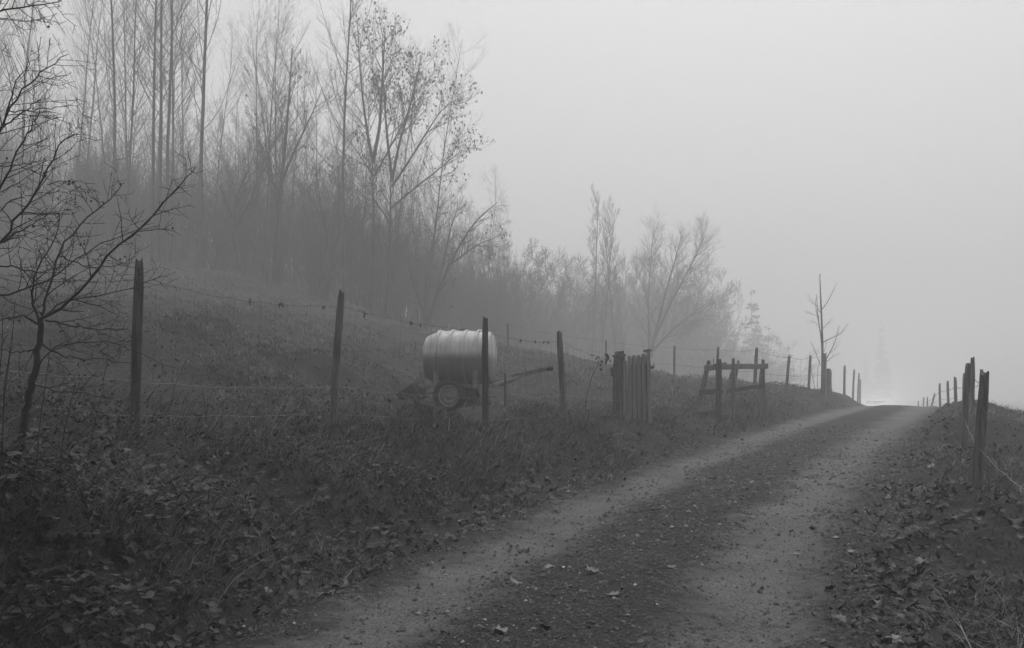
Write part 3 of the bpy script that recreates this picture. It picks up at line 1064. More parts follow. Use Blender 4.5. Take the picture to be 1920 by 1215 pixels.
def forked(seed, px, d, forks, r, label, leaves=0.0, spec=None, crown_h=1.0, name='forked_tree', zlim=None):
    """forks: list of (list of (px, py) pixels at depth d + dz, start radius, dz at the end)"""
    rng = np.random.default_rng(seed)
    b = gpt(px, d)
    root = empty(name, b, label, 'tree', WOOD)
    out = {0: []}
    for line, r0, dz in forks:
        n = len(line)
        pts = np.array([at(x, y, d + dz * i / (n - 1)) for i, (x, y) in enumerate(line)]) - b
        tt = np.linspace(0, 1, n); T2 = np.linspace(0, 1, 14)
        P = np.c_[[np.interp(T2, tt, pts[:, k]) for k in range(3)]].T
        P[1:-1] = (P[:-2] + 2 * P[1:-1] + P[2:]) / 4
        P += np.cumsum(rng.normal(size=P.shape) * .015, axis=0) * np.linspace(0, 1, 14)[:, None]
        out[0].append((P, r0 * 1.35 * (1 - .85 * T2)))
    for s in out[0]:
        L = np.linalg.norm(s[0][-1] - s[0][0])
        ramify(rng, s, spec or [(int(6 + L * 1.05), .25, .98, .6, 4.0, 7, .07, .6), (7, .15, .98, .6, 1.55, 5, .09, .4), (4, .2, 1, .7, .7, 3, .12, .1)], 0, out, .0045)
    plant_mesh(name, out, root, 'bark', 'twig')
    if leaves:
        hang_leaves(rng, out, 3, leaves * .75, .135, root, 'tree_leaf', zlim=(lambda q: zlim(q + b)) if zlim else None)
    return root


def px_of(p):
    v = np.asarray(p) - (0, 0, EYE)
    yy = v[1] * cp + v[2] * sp; zz = -v[1] * sp + v[2] * cp
    return 960 + F * v[0] / yy, 607.5 - F * zz / yy


forked(51, 522, 55.1, [([(521, 540), (522, 440), (526, 350), (540, 230), (549, 90)], .14, 0), ([(526, 350), (548, 290), (585, 215), (606, 160)], .06, 1), ([(522, 400), (505, 300), (498, 180)], .05, -1)],
       .14, 'thick dark trunk forking low with thin withered leaves', .10)
forked(52, 446, 53.3, [([(448, 510), (440, 440), (437, 400), (452, 350), (470, 320)], .10, 0), ([(438, 410), (420, 370), (408, 345)], .05, .6), ([(440, 430), (475, 370), (487, 310)], .05, -.6)],
       .1, 'crooked dark low tree bending among straight trunks', .04)
forked(53, 700, 56.0, [([(701, 590), (700, 480), (700, 300)], .14, 0), ([(700, 305), (690, 260), (678, 180), (668, 40)], .085, .8), ([(700, 300), (712, 240), (717, 130), (722, 55)], .09, -.5),
                       ([(700, 330), (680, 300), (655, 262)], .05, 1.2), ([(702, 330), (735, 270), (765, 215), (785, 130)], .05, -1)],
       .14, 'forked tree hung with many withered leaves at the wood edge', .5, zlim=lambda q: px_of(q)[1] < 330 and px_of(q)[0] > 655)
forked(54, 730, 55.1, [([(727, 590), (729, 500), (735, 330)], .13, 0), ([(735, 335), (725, 250), (720, 170), (716, 90)], .07, -.6), ([(735, 340), (748, 270), (775, 180), (790, 110)], .07, .6),
                     ([(735, 350), (775, 290), (820, 220), (850, 190)], .055, -.8), ([(734, 390), (780, 350), (830, 310), (868, 280)], .05, .5), ([(733, 420), (700, 370), (672, 330)], .04, .5)],
       .13, 'broad forked tree with hanging withered leaves spreading over the meadow', .55, zlim=lambda q: px_of(q)[1] < 370)
forked(55, 615, 54.2, [([(612, 575), (616, 520), (622, 490)], .16, 0), ([(622, 492), (612, 440), (600, 380), (590, 300)], .05, .4), ([(622, 492), (636, 430), (640, 360)], .045, -.4)],
       .16, 'short thick pollard stump sprouting thin upright shoots', 0, name='pollard_tree')
forked(56, 800, 56.9, [([(790, 640), (815, 560), (850, 480), (885, 420), (930, 380)], .08, -1), ([(800, 620), (830, 500), (845, 430), (870, 370)], .06, .5), ([(795, 620), (800, 520), (812, 440), (830, 370)], .06, 1),
                     ([(800, 600), (770, 520), (760, 440)], .05, 0), ([(840, 500), (890, 460), (935, 440)], .04, -1)],
       .1, 'dense spreading thorny bush leaning out over the meadow behind the tank', .05, name='spreading_bush',
       spec=[(14, .15, .98, .8, 2.2, 6, .12, .2), (8, .15, 1, .7, .85, 4, .15, .1), (4, .3, 1, .7, .4, 3, .15, 0)])

# --- filler saplings and thicket inside the wood (copies)
protos = [free(pole_tree(100 + i, H, r, label=lab, group=WOOD, low=lo)[0]) for i, (H, r, lo, lab) in enumerate((
    (19, .085, .2, 'slender bare sapling branching from low down, deep in the misty wood'), (16.5, .075, .15, 'thin wispy bare sapling filling the misty wood'),
    (23, .1, .3, 'tall bare pole with a clear lower stem inside the misty wood')))]
rng = np.random.default_rng(77)
for i in range(66):
    if i < 50:
        px = rng.uniform(-260, 800); d = 58 + abs(rng.normal()) * 16
    else:
        px = rng.uniform(800, 1010); d = 63 + (px - 800) * .13 + rng.uniform(0, 20)
    put(protos[i % 3](), px, d, rng.uniform(0, 6.28), rng.uniform(.7, 1.15) * (1.0 if px < 430 else .72 if px < 800 else .6), .1)
shrubs = [free(shrub_plant(120 + i, H, n, s, label=lab, group='shrubs of the thicket')[0])
          for i, (H, n, s, lab) in enumerate(((7.0, 15, .28, 'tangled leafless shrub in the thicket under the trees'), (5.0, 18, .42, 'low wide leafless shrub at the dark foot of the wood'),
                                              (8.8, 13, .22, 'upright leafless hazel with many straight stems in the thicket')))]
for i in range(126):
    if i < 84:
        px = rng.uniform(-240, 780); d = 57.5 + rng.uniform(0, 1) * 22
    else:
        px = rng.uniform(740, 1040); d = 59 + max(0, px - 800) * .12 + rng.uniform(0, 18)
    put(shrubs[i % 3](), px, d, rng.uniform(0, 6.28), rng.uniform(.6, 1.2) * (1 if px < 800 else .9), .1)
for i in range(30):
    put(shrubs[(2, 0)[i % 2]](), 440 + i * 14, 80 + (i * 13) % 15, i * 1.9, 1.15 + .1 * (i % 3), .1)
for i in range(46):
    put(shrubs[(0, 2, 0, 2, 1)[i % 5]](), 130 + i * 14 + rng.uniform(-8, 8), 58.5 + (i * 11) % 19, i * 2.3, .75 + .12 * (i % 4), .1)
for i in range(14):
    put(shrubs[i % 3](), 770 + i * 9, 72 + (i * 7) % 16, i * 2.1, 1.0 + .05 * (i % 4), .1)

# --- second clump, fainter, beyond the fence
pop = free(pole_tree(140, 22, .16, label='narrow upright bare poplar standing above the hazy copse', group='hazy copse', name='poplar_tree', low=.2, rmin=.009,
                     spec=[(34, .15, .97, .5, 4.4, 8, .05, 1.3), (8, .2, .98, .45, 1.3, 5, .07, .8), (4, .3, 1, .5, .6, 3, .1, .4)])[0])
for px, d, s in ((1110, 92, .84), (1129, 94, .83), (1156, 94, .83), (1172, 98, .7)):
    put(pop(), px, d, px * .37, s, .3)
cop = [free(shrub_plant(150 + i, H, n, s, r=.07, rmin=.013, label=lab, group='hazy copse',
                        spec=[(9, .15, .98, .6, H * .3, 7, .08, .5), (7, .2, 1, .6, H * .12, 5, .1, .3), (4, .3, 1, .6, H * .06, 3, .1, .2)])[0])
       for i, (H, n, s, lab) in enumerate(((13, 15, .26, 'hazy bare many-stemmed tree in the copse beyond the pasture fence'), (11.2, 18, .36, 'hazy broad bare bush in the copse beyond the pasture fence')))]
def put_top(root, H, px, d, top, rz, lo=.3, hi=3.0):
    """stand a tree of height H at distance d so that it is as tall as its top in the picture says"""
    p = gpt(px, d, .3)
    z = at(px, top, d)[2]
    k = float(np.clip((z - p[2]) / H, lo, hi))
    root.location = p; root.scale = (min(k, 1.5),) * 2 + (k,); root.rotation_euler = (0, 0, rz)


tops = lambda px: np.interp(px, [900, 940, 1000, 1050, 1150, 1210, 1260, 1310, 1340, 1380, 1430, 1500, 1540], [440, 425, 445, 450, 455, 440, 445, 480, 545, 590, 620, 665, 695])
rng = np.random.default_rng(152)
for i in range(60):
    px = 905 + 600 * ((i + rng.uniform(0, 1)) / 60) ** 1.05
    d = np.interp(px, [900, 1000, 1100, 1300, 1400, 1540], [74, 94, 118, 138, 180, 245]) + rng.uniform(-5, 18)
    put_top(cop[i % 2](), (14.6, 12.6)[i % 2], px, d, tops(px) + (0 if i % 5 == 0 else rng.uniform(25, 170)), i * 1.7)
forked(57, 1235, 90, [([(1212, 720), (1225, 640), (1250, 540), (1278, 440)], .15, 1), ([(1225, 640), (1262, 560), (1300, 490), (1325, 440)], .09, -1), ([(1222, 660), (1270, 610), (1325, 570)], .08, 0),
                                  ([(1218, 690), (1215, 560), (1225, 430)], .07, 0)], .1, 'wide slanting bare tree at the end of the hazy copse', 0, name='slanting_tree',
       spec=[(24, .15, .98, .6, 4.2, 7, .07, .5), (9, .15, .98, .6, 1.8, 5, .09, .4), (5, .2, 1, .7, .9, 3, .12, .1)])


def spruce(seed, H, label, group):
    rng = np.random.default_rng(seed)
    root = empty('spruce_tree', (0, 0, 0), label, 'tree', group)
    tr1 = limb(rng, np.array([0, 0, -.3]), UP, H + .3, .16, .01, 10, .004, 0)
    V, Q = tubes([tr1], 7); mesh_obj('trunk', V, Q, M['bark'], root, smooth=True)
    br, tw = [], []
    for k in range(int(H * 22)):
        z = H * (1 - rng.uniform(0, 1) ** .6 * .95)
        L = (H - z) * .30 + .25; L *= rng.uniform(.7, 1.15); a = rng.uniform(0, 6.28)
        b = limb(rng, np.array([0, 0, z]), np.array([math.cos(a), math.sin(a), -.15]), L, .02, .006, 5, .04, .15); br.append(b)
        for j in range(int(8 + L * 9)):
            f = rng.uniform(.1, 1) * 4.99; i = int(f); q = b[0][i] + (b[0][i + 1] - b[0][i]) * (f - i)
            dd = unit(np.array([math.cos(a), math.sin(a), 0]) + rng.normal(size=3) * (.7, .7, .25) - (0, 0, .35)) * rng.uniform(.25, .55)
            w = unit(np.cross(dd, rng.normal(size=3))) * .07
            tw.append((q, q + dd * .5 + w, q + dd, q + dd * .5 - w))
    V, Q = tubes(br, 3); mesh_obj('branches', V, Q, M['bark'], root, kind='stuff')
    T_ = np.array(tw).reshape(-1, 3); i = np.arange(len(tw))[:, None] * 4
    mesh_obj('crown', T_, i + [0, 1, 2, 3], M['needle'], root)
    return root


spr = free(spruce(160, 10, 'faint conical spruce dissolving into the fog past the copse', 'spruces in the fog'))
for px, d, top in ((1296, 135, 484), (1365, 190, 595), (1412, 200, 534), (1442, 215, 605), (1478, 230, 645), (1655, 420, 592), (1622, 425, 660)):
    put_top(spr(), 10, px, d, top, px * .3, hi=9)

# --- young bare tree on the bank
rng = np.random.default_rng(170)
yb = gpt(1544, 45.6)
root = empty('young_tree', yb, 'young bare tree with few thin branches by the stub post', 'tree')
out = {0: []}
YT = [([(1541, 745), (1543, 650), (1540, 590), (1538, 540), (1537, 514)], .055), ([(1542, 690), (1541, 640), (1533, 590), (1531, 552)], .03), ([(1536, 610), (1529, 575), (1529, 560)], .014),
      ([(1539, 583), (1553, 565), (1562, 545), (1568, 531)], .016), ([(1543, 642), (1560, 633), (1575, 628), (1590, 606)], .02), ([(1550, 672), (1562, 650), (1570, 630), (1573, 610)], .02),
      ([(1545, 682), (1560, 670), (1572, 662)], .014), ([(1541, 618), (1552, 606), (1560, 597)], .012), ([(1538, 685), (1529, 660), (1521, 640)], .014), ([(1534, 575), (1525, 570), (1516, 553)], .012),
      ([(1537, 595), (1522, 588), (1512, 583)], .009), ([(1537, 610), (1526, 604), (1519, 602)], .009), ([(1530, 740), (1522, 700), (1520, 675)], .012), ([(1534, 740), (1532, 700), (1538, 670)], .012),
      ([(1545, 660), (1549, 645), (1549, 635)], .009), ([(1556, 662), (1565, 655), (1573, 640)], .009)]
for line, r0 in YT:
    dz = rng.normal() * .4
    pts = np.array([at(x, y, 45.6 + dz * i / len(line)) for i, (x, y) in enumerate(line)]) - yb
    T2 = np.linspace(0, 1, 8); tt = np.linspace(0, 1, len(line))
    P = np.c_[[np.interp(T2, tt, pts[:, k]) for k in range(3)]].T
    P[1:-1] = (P[:-2] + 2 * P[1:-1] + P[2:]) / 4
    out[0].append((P, r0 * 1.15 * (1 - .75 * T2)))
    ramify(rng, out[0][-1], [(4, .3, .98, .6, .45, 4, .08, .4)], 0, out, .004)
plant_mesh('young_tree', out, root, 'bark', 'twig')

# ------------------------------------------------------------------ thorn shrubs in the foreground
def thorn_shrub(seed, base_px, d0, lines, label, twigs=(7, 6), leafprob=.012):
    rng = np.random.default_rng(seed)
    b = gpt(base_px, d0)
    root = empty('thorn_shrub', b, label, 'shrub', 'thorn shrubs on the bank')
    main, tw, th, leaves = [], [], [], []
    for line, r0, r1, da, db_ in lines:
        n = len(line)
        pts = np.array([at(x, y, da + (db_ - da) * i / (n - 1)) for i, (x, y) in enumerate(line)]) - b
        if len(main) == 0:
            pts[0][2] = min(pts[0][2], -.1)
        T2 = np.linspace(0, 1, 18); tt = np.linspace(0, 1, n)
        P = np.c_[[np.interp(T2, tt, pts[:, k]) for k in range(3)]].T
        for _ in range(2):
            P[1:-1] = (P[:-2] + 2 * P[1:-1] + P[2:]) / 4
        P[1:-1] += rng.normal(size=(16, 3)) * .006
        main.append((P, (r0 + (r1 - r0) * T2) * (.95 if not main else .75)))
        if len(main) > 1:
            o2 = {}
            L = np.linalg.norm(P[-1] - P[0])
            ramify(rng, main[-1], [(max(3, int(twigs[0] * L * 2.2)), .1, .98, .85, .38, 7, .1, .15), (3, .2, .98, .9, .14, 4, .12, .05)], 0, o2, .0016)
            for lv in (1, 2):
                tw += o2.get(lv, [])
    for P, R in main[1:] + tw:
        k = len(P) - 1
        L = np.linalg.norm(P[-1] - P[0])
        for _ in range(int(L * 14)):
            f = rng.uniform(.05, 1) * (k - .01); j = int(f)
            q = P[j] + (P[j + 1] - P[j]) * (f - j); t = unit(P[j + 1] - P[j])
            dd = side(rng, t, rng.uniform(.9, 1.5)) * rng.uniform(.012, .032)
            th.append((np.array([q, q + dd]), np.array([.0016, .0004])))
        if rng.uniform() < leafprob * 3:
            for _ in range(rng.integers(1, 4)):
                leaves.append(P[-1] + rng.normal(size=3) * .012)
    V, Q = tubes(main, 7); mesh_obj('trunk', V, Q, M['thorn'], root, smooth=True)
    V, Q = tubes(tw, 4); mesh_obj('twigs', V, Q, M['thorn'], root, smooth=True, kind='stuff')
    V, Q = tubes(th, 3); mesh_obj('thorns', V, Q, M['thorn'], root, kind='stuff')
    if leaves:
        P = np.array(leaves); n = len(P); s = rng.uniform(.005, .011, n)[:, None]
        a = rng.normal(size=(n, 3)); a /= np.linalg.norm(a, axis=1, keepdims=True)
        c_ = np.cross(a, rng.normal(size=(n, 3))); c_ /= np.linalg.norm(c_, axis=1, keepdims=True); e_ = np.cross(a, c_)
        V = np.stack([P + a * s, P + c_ * s, P + e_ * s, P - c_ * s, P - e_ * s, P - a * s * .8], 1).reshape(-1, 3)
        F_ = np.array([(0, 1, 2), (0, 2, 3), (0, 3, 4), (0, 4, 1), (5, 2, 1), (5, 3, 2), (5, 4, 3), (5, 1, 4)])
        mesh_obj('berries', V, (np.arange(n)[:, None, None] * 6 + F_[None]).reshape(-1, 3), M['thorn'], root, kind='stuff')
    return root


thorn_shrub(201, 40, 6.6, [
    ([(35, 850), (45, 780), (62, 720), (72, 660), (75, 598)], .030, .020, 6.6, 6.6),
    ([(75, 598), (120, 575), (160, 535), (210, 470), (262, 430), (310, 380), (345, 335), (366, 314)], .014, .003, 6.6, 6.0),
    ([(78, 598), (90, 540), (110, 470), (150, 420), (205, 375), (228, 347)], .012, .003, 6.6, 6.9),
    ([(74, 600), (60, 560), (65, 510), (105, 450), (112, 400)], .012, .003, 6.6, 6.4),
    ([(85, 600), (130, 610), (180, 618), (240, 617)], .009, .002, 6.6, 6.3),
    ([(74, 640), (110, 665), (160, 672), (245, 680)], .009, .002, 6.6, 6.7),
    ([(76, 600), (120, 560), (190, 555), (260, 535), (305, 515)], .009, .002, 6.6, 6.9),
    ([(75, 610), (40, 590), (0, 600), (-60, 590)], .010, .003, 6.6, 6.3),
    ([(72, 655), (30, 660), (-30, 650)], .008, .002, 6.6, 6.8),
    ([(110, 480), (160, 500), (215, 500), (255, 480)], .006, .002, 6.5, 6.6),
    ([(62, 720), (110, 735), (170, 735), (240, 760)], .006, .002, 6.6, 6.5),
    ([(68, 690), (100, 650), (150, 640), (210, 640), (330, 690)], .006, .002, 6.6, 6.4),
], 'dark leafless thorn shrub with a thin curved trunk beside the nearest fence post')
thorn_shrub(202, -75, 5.8, [
    ([(-90, 900), (-85, 760), (-75, 620), (-55, 500)], .035, .022, 5.8, 5.8),
    ([(-60, 520), (0, 455), (25, 420), (60, 370), (85, 325), (110, 270), (125, 255), (150, 252)], .012, .003, 5.8, 6.0),
    ([(-70, 400), (-40, 300), (5, 240), (20, 190), (60, 150), (90, 125), (127, 102)], .011, .003, 5.8, 5.6),
    ([(8, 232), (20, 180), (30, 150), (50, 125), (75, 102)], .006, .002, 5.7, 5.5),
    ([(-60, 450), (-20, 380), (20, 320), (42, 265), (60, 235), (75, 208)], .010, .003, 5.8, 5.5),
    ([(0, 243), (40, 215), (65, 190), (80, 180)], .007, .002, 5.7, 5.6),
    ([(18, 208), (75, 205), (120, 200), (157, 195)], .005, .0015, 5.7, 5.9),
    ([(-60, 560), (30, 550), (80, 530), (150, 480), (220, 440), (300, 422)], .009, .002, 5.8, 6.1),
    ([(-60, 500), (20, 500), (70, 510), (130, 500)], .008, .002, 5.8, 5.7),
    ([(88, 345), (130, 340), (180, 345)], .004, .0015, 5.9, 6.0),
    ([(-30, 310), (20, 312), (60, 305), (90, 292)], .005, .0015, 5.8, 5.9),
    ([(-40, 430), (20, 375), (60, 365), (110, 355)], .006, .0015, 5.8, 6.0),
    ([(-75, 600), (-30, 480), (40, 430), (80, 410), (110, 380)], .008, .002, 5.8, 5.9),
    ([(-80, 500), (-70, 200), (-60, 40), (0, 20), (50, 14), (95, 5), (140, -12)], .012, .002, 5.8, 5.2),
], 'large dark thorn shrub reaching in with long spiny branches over the bank')

# dry upright stalks on the bank
rng = np.random.default_rng(210)
for line, d in [([(150, 900), (169, 830), (190, 750), (199, 684)], 6.4), ([(45, 950), (75, 800), (95, 640)], 5.6), ([(112, 860), (120, 805), (141, 720)], 6.3), ([(-5, 900), (10, 720), (30, 565)], 5.6),
                ([(2, 900), (8, 760), (24, 640)], 5.5), ([(-10, 880), (-2, 730), (4, 590)], 5.3)]:
    b = gpt(line[0][0], d)
    pts = np.array([at(x, y, d) for x, y in line]); pts[0] = b - (0, 0, .05)
    T2 = np.linspace(0, 1, 9)
    P = np.c_[[np.interp(T2, np.linspace(0, 1, len(line)), (pts - b)[:, k]) for k in range(3)]].T
    P += rng.normal(size=P.shape) * .004
    e = empty('dry_stalk', b, 'thin dark dry stalk standing up from the brambles', 'stalk', 'dry stalks on the bank')
    V, Q = tubes([(P, .0042 * (1 - .6 * T2))], 5); mesh_obj('stem', V, Q, M['thorn'], e, smooth=True)
    o2 = {}
    ramify(rng, (P, .004 * (1 - .6 * T2)), [(5, .4, 1, .6, .1, 4, .1, .3)], 0, o2, .0012)
    V, Q = tubes(o2[1], 3); mesh_obj('side_shoots', V, Q, M['thorn'], e, smooth=True)
# withered weed between fence and gate
b = gpt(1098, 17.6)
e = empty('withered_weed', b, 'bent withered weed with drooping leaves before the gate post', 'weed')
pts = np.array([at(x, y, 17.6) for x, y in [(1096, 800), (1100, 740), (1112, 700), (1126, 678), (1138, 672)]]) - b
T2 = np.linspace(0, 1, 10)
P = np.c_[[np.interp(T2, np.linspace(0, 1, 5), pts[:, k]) for k in range(3)]].T
V, Q = tubes([(P, .009 * (1 - .5 * T2))], 5); mesh_obj('stem', V, Q, M['bark'], e, smooth=True)
o2 = {1: [limb(rng, P[k], side(rng, np.array([.6, 0, .6]), .8), .16, .004, .002, 4, .2, -.6) for k in (6, 7, 7, 8, 8, 9, 9, 9)]}
V, Q = tubes(o2[1], 4); mesh_obj('side_shoots', V, Q, M['bark'], e, smooth=True)
hang_leaves(rng, o2, 1, 1, .07, e, 'tree_leaf', n_per=2)

# ------------------------------------------------------------------ ground cover
def scatter(rng, n, dmin, dmax, power=1.0, half=.60):
    """points of the ground in front of the camera, denser close by"""
    t = rng.uniform(0, 1, n)
    a = 2 - power
    d = (dmin ** a + t * (dmax ** a - dmin ** a)) ** (1 / a)
    x = rng.uniform(-half, half, n) * d
    return x, d


def blades(rng, P, h, w, lean, tone, nseg=2, az=None):
    n = len(P)
    az = rng.uniform(0, 2 * math.pi, n) if az is None else az
    dx = np.c_[np.cos(az), np.sin(az), np.zeros(n)]
    a2 = az + rng.normal(size=n) * .9 + math.pi / 2
    sx = np.c_[np.cos(a2), np.sin(a2), np.zeros(n)]
    rows = []
    for i in range(nseg + 1):
        f = i / nseg
        c = P + dx * (h * lean * f ** 1.8)[:, None]
        c[:, 2] += h * f * (1 - .32 * np.minimum(lean, 1.6) * f)
        if i < nseg:
            ww = (w * (1 - f * .55))[:, None] * .5
            rows += [c - sx * ww, c + sx * ww]
        else:
            rows.append(c)
    k = len(rows)
    V = np.stack(rows, 1).reshape(-1, 3)
    f = []
    for i in range(nseg - 1):
        f += [(2 * i, 2 * i + 1, 2 * i + 3), (2 * i, 2 * i + 3, 2 * i + 2)]
    f.append((2 * nseg - 2, 2 * nseg - 1, 2 * nseg))
    Fc = (np.arange(n)[:, None, None] * k + np.array(f)[None]).reshape(-1, 3)
    return V, Fc, np.repeat(tone, k)


def field(x, y, s=1.0, seed=0):
    r = np.random.default_rng(900 + seed)
    z = 0
    for k in range(8):
        w = r.normal(size=2) * s; z = z + np.sin(w[0] * x + w[1] * y + r.uniform(0, 6.28))
    return z / 2.0


# meadow grass, in tufts
rng = np.random.default_rng(301)
x, y = scatter(rng, 125000, 7.0, 64, 1.25)
u = road_u(x, y)
fz = field(x, y, .9, 1) + .7 * field(x, y, 3, 2)
keep = (u < -np.interp(y, [4, 10, 13, 40], [4.6, 4.6, 3.4, 3.4])) & (rng.uniform(size=len(x)) < .6 + .3 * fz)
x, y, fz = x[keep], y[keep], fz[keep]
n, NB = len(x), 6
sc_ = np.clip(y / 14, .8, 2.6)
tt = np.clip(.42 + .16 * fz + rng.normal(size=n) * .24, 0, 1)
hh = rng.gamma(4, .0125, n) * (1 + .3 * fz) * np.clip(sc_, 1, 1.7)
x, y, sc_, tt, hh = (np.repeat(a, NB) for a in (x, y, sc_, tt, hh))
n = len(x)
az = rng.uniform(0, 6.28, n); rr = rng.uniform(0, .05, n) * sc_
x = x + np.cos(az) * rr; y = y + np.sin(az) * rr
P = np.c_[x, y, ground_z(x, y) - .01]
V, Fc, tn = blades(rng, P, np.clip(hh * rng.uniform(.5, 1.3, n), .02, .32), .010 * sc_ * rng.uniform(.5, 1.3, n), rng.uniform(.3, 1.6, n), np.clip(tt + rng.normal(size=n) * .1, 0, 1), 2, az)
mesh_obj('meadow_grass', V, Fc, M['meadow'], kind='stuff', tone=tn)

# long verge grass both sides
rng = np.random.default_rng(302)
x, y = scatter(rng, 420000, 3.6, 46, 1.6)
u = road_u(x, y)
wl = np.clip(1.5 + y * .03, 1.5, 2.4)
edge_n = .25 * field(x, y, 3.5, 4)
L_ = (u < -2.15 + edge_n) & (u > -np.interp(y, [4, 10, 13, 40], [5.6, 5.2, 4.0, 4.6]))
R_ = (u > 2.2 + edge_n)
dens = np.where(L_, np.clip(.5 + .3 * field(x, y, 1.6, 3) + np.clip((y - 9) / 8, 0, .5), .08, 1), np.clip(.5 + .3 * field(x, y, 1.8, 5), .08, 1) * np.clip((u - 1.9) / 1.5, .2, 1))
keep = (L_ | R_) & (rng.uniform(size=len(x)) < dens)
x, y, u = x[keep], y[keep], u[keep]
n = len(x)
big = field(x, y, 1.3, 6)
P = np.c_[x, y, ground_z(x, y) - .015]
hh = np.where(u < 0, rng.gamma(4, .035, n) * np.clip(.8 + .35 * big, .35, 1.6) * np.clip(.8 + (y - 8) * .03, .8, 1.3), rng.gamma(4, .025, n) * np.clip(1 + .3 * big, .5, 1.6))
sc_ = np.clip(y / 10, .8, 2.2)
az = np.where(u < 0, -.4 + 1.4 * rng.normal(size=n), rng.uniform(0, 6.28, n))
V, Fc, tn = blades(rng, P, np.clip(hh, .02, np.clip(.45 - (y - 9) * .035, .2, .45)), .008 * sc_ * rng.uniform(.5, 1.5, n), rng.uniform(.4, 1.8, n), np.clip(.40 + .14 * (u > 3.5) + .12 * big + rng.normal(size=n) * .27, 0, 1), 3, az)
mesh_obj('verge_grass', V, Fc, M['grass'], kind='stuff', tone=tn)

rng = np.random.default_rng(308)
x, y = scatter(rng, 26000, 3.6, 12.5, 1.3, .66)
u = road_u(x, y)
keep = (u < -2.5) & (u > -5.8) & (rng.uniform(size=len(x)) < np.clip(.5 + .5 * field(x, y, 2.0, 12), .03, 1))
x, y = x[keep], y[keep]
n = len(x)
P = np.c_[x, y, ground_z(x, y) - .02]
V, Fc, tn = blades(rng, P, rng.gamma(6, .058, n).clip(.12, .75), .0048 * np.clip(y / 8, .8, 1.8) * rng.uniform(.5, 1.4, n), rng.uniform(.3, 1.9, n), rng.beta(1.2, 1.9, n), 6, .2 + rng.normal(size=n) * .9)
mesh_obj('long_bank_grass', V, Fc, M['grass'], kind='stuff', tone=tn)

# ---- leaves
MAPLE = []
for i, (a, r) in enumerate([(-90, .25), (-62, .5), (-40, .48), (-30, .78), (-8, .55), (8, .95), (28, .58), (48, .62), (62, .85), (72, .62), (90, 1.1)]):
    MAPLE.append((a, r))
MAPLE = MAPLE + [(180 - a, r) for a, r in MAPLE[-2:0:-1]]
MAPLE = np.array([(r * math.cos(math.radians(a)), r * math.sin(math.radians(a))) for a, r in MAPLE])
OVAL = np.array([(.36 * math.sin(t) * (1 - .2 * math.cos(t)), -.85 * math.cos(t)) for t in np.linspace(0, 2 * math.pi, 9)[:-1]])


def leaves(rng, P, size, tone, shape, tilt=.5, curl=.6, normal=None, az=None):
    n, k = len(P), len(shape)
    az = rng.uniform(0, 6.28, n) if az is None else az
    ca_, sa_ = np.cos(az), np.sin(az)
    S = np.concatenate([[(0, -.1)], shape])
    lx = S[:, 0][None] * ca_[:, None] - S[:, 1][None] * sa_[:, None]
    ly = S[:, 0][None] * sa_[:, None] + S[:, 1][None] * ca_[:, None]
    c1 = rng.normal(size=(n, 1)) * curl; c2 = rng.normal(size=(n, 1)) * curl * .7 + curl * .35
    lz = c1 * S[:, 0][None] * S[:, 1][None] + c2 * (S ** 2).sum(1)[None] * .5 + rng.normal(size=(n, k + 1)) * .05
    t1, t2 = rng.normal(size=(n, 1)) * tilt, rng.normal(size=(n, 1)) * tilt
    lz = lz + t1 * lx + t2 * ly
    nr = 1 / np.sqrt(1 + t1 ** 2 + t2 ** 2)
    s = size[:, None]
    V = np.stack([P[:, 0:1] + lx * s * nr, P[:, 1:2] + ly * s * nr, P[:, 2:3] + lz * s * nr], -1).reshape(-1, 3)
    j = np.arange(k)
    f = np.c_[np.zeros(k, int), 1 + j, 1 + (j + 1) % k]
    Fc = (np.arange(n)[:, None, None] * (k + 1) + f[None]).reshape(-1, 3)
    return V, Fc, np.repeat(tone, k + 1)


def merge(parts):
    V = np.concatenate([p[0] for p in parts]); off = np.cumsum([0] + [len(p[0]) for p in parts[:-1]])
    return V, np.concatenate([p[1] + o for p, o in zip(parts, off)]), np.concatenate([p[2] for p in parts])


# leaf litter: thick along both edges of the track, thin over the verges and the meadow
rng = np.random.default_rng(303)
x, y = scatter(rng, 60000, 3.4, 34, 1.55)
u = road_u(x, y)
cl = field(x, y, 2.6, 7)
pL = np.exp(-((u + 2.25) / .38) ** 2) * .95 + (u < -2.2) * (u > -6) * .13 * np.clip(.9 + .5 * cl, 0, 1.4) * np.clip(1.35 - y / 20, .15, 1) + (u < -5) * .16
pR = np.exp(-((u - 2.4) / .5) ** 2) * .75 + (u > 2.1) * np.clip(1.2 - (u - 2) / 3.0, .08, 1) * .42 * np.clip(.8 + .6 * cl, 0, 1.4)
pM = .006
keep = rng.uniform(size=len(x)) < np.where(np.abs(u) < 1.75, pM, np.where(u < 0, pL, pR))
x, y, u = x[keep], y[keep], u[keep]
n = len(x)
P = np.c_[x, y, surf_z(x, y) + rng.uniform(.006, .05, n) * np.where(np.abs(u) < 2.0, .35, 1)]
size = rng.gamma(5, .0095, n).clip(.015, .085) * np.where(u < -5, .7, 1)
tone = np.clip(rng.beta(1.6, 3, n), 0, 1)
m1 = rng.uniform(size=n) < .62
flat = np.where(np.abs(u) < 2.2, .22, .5)
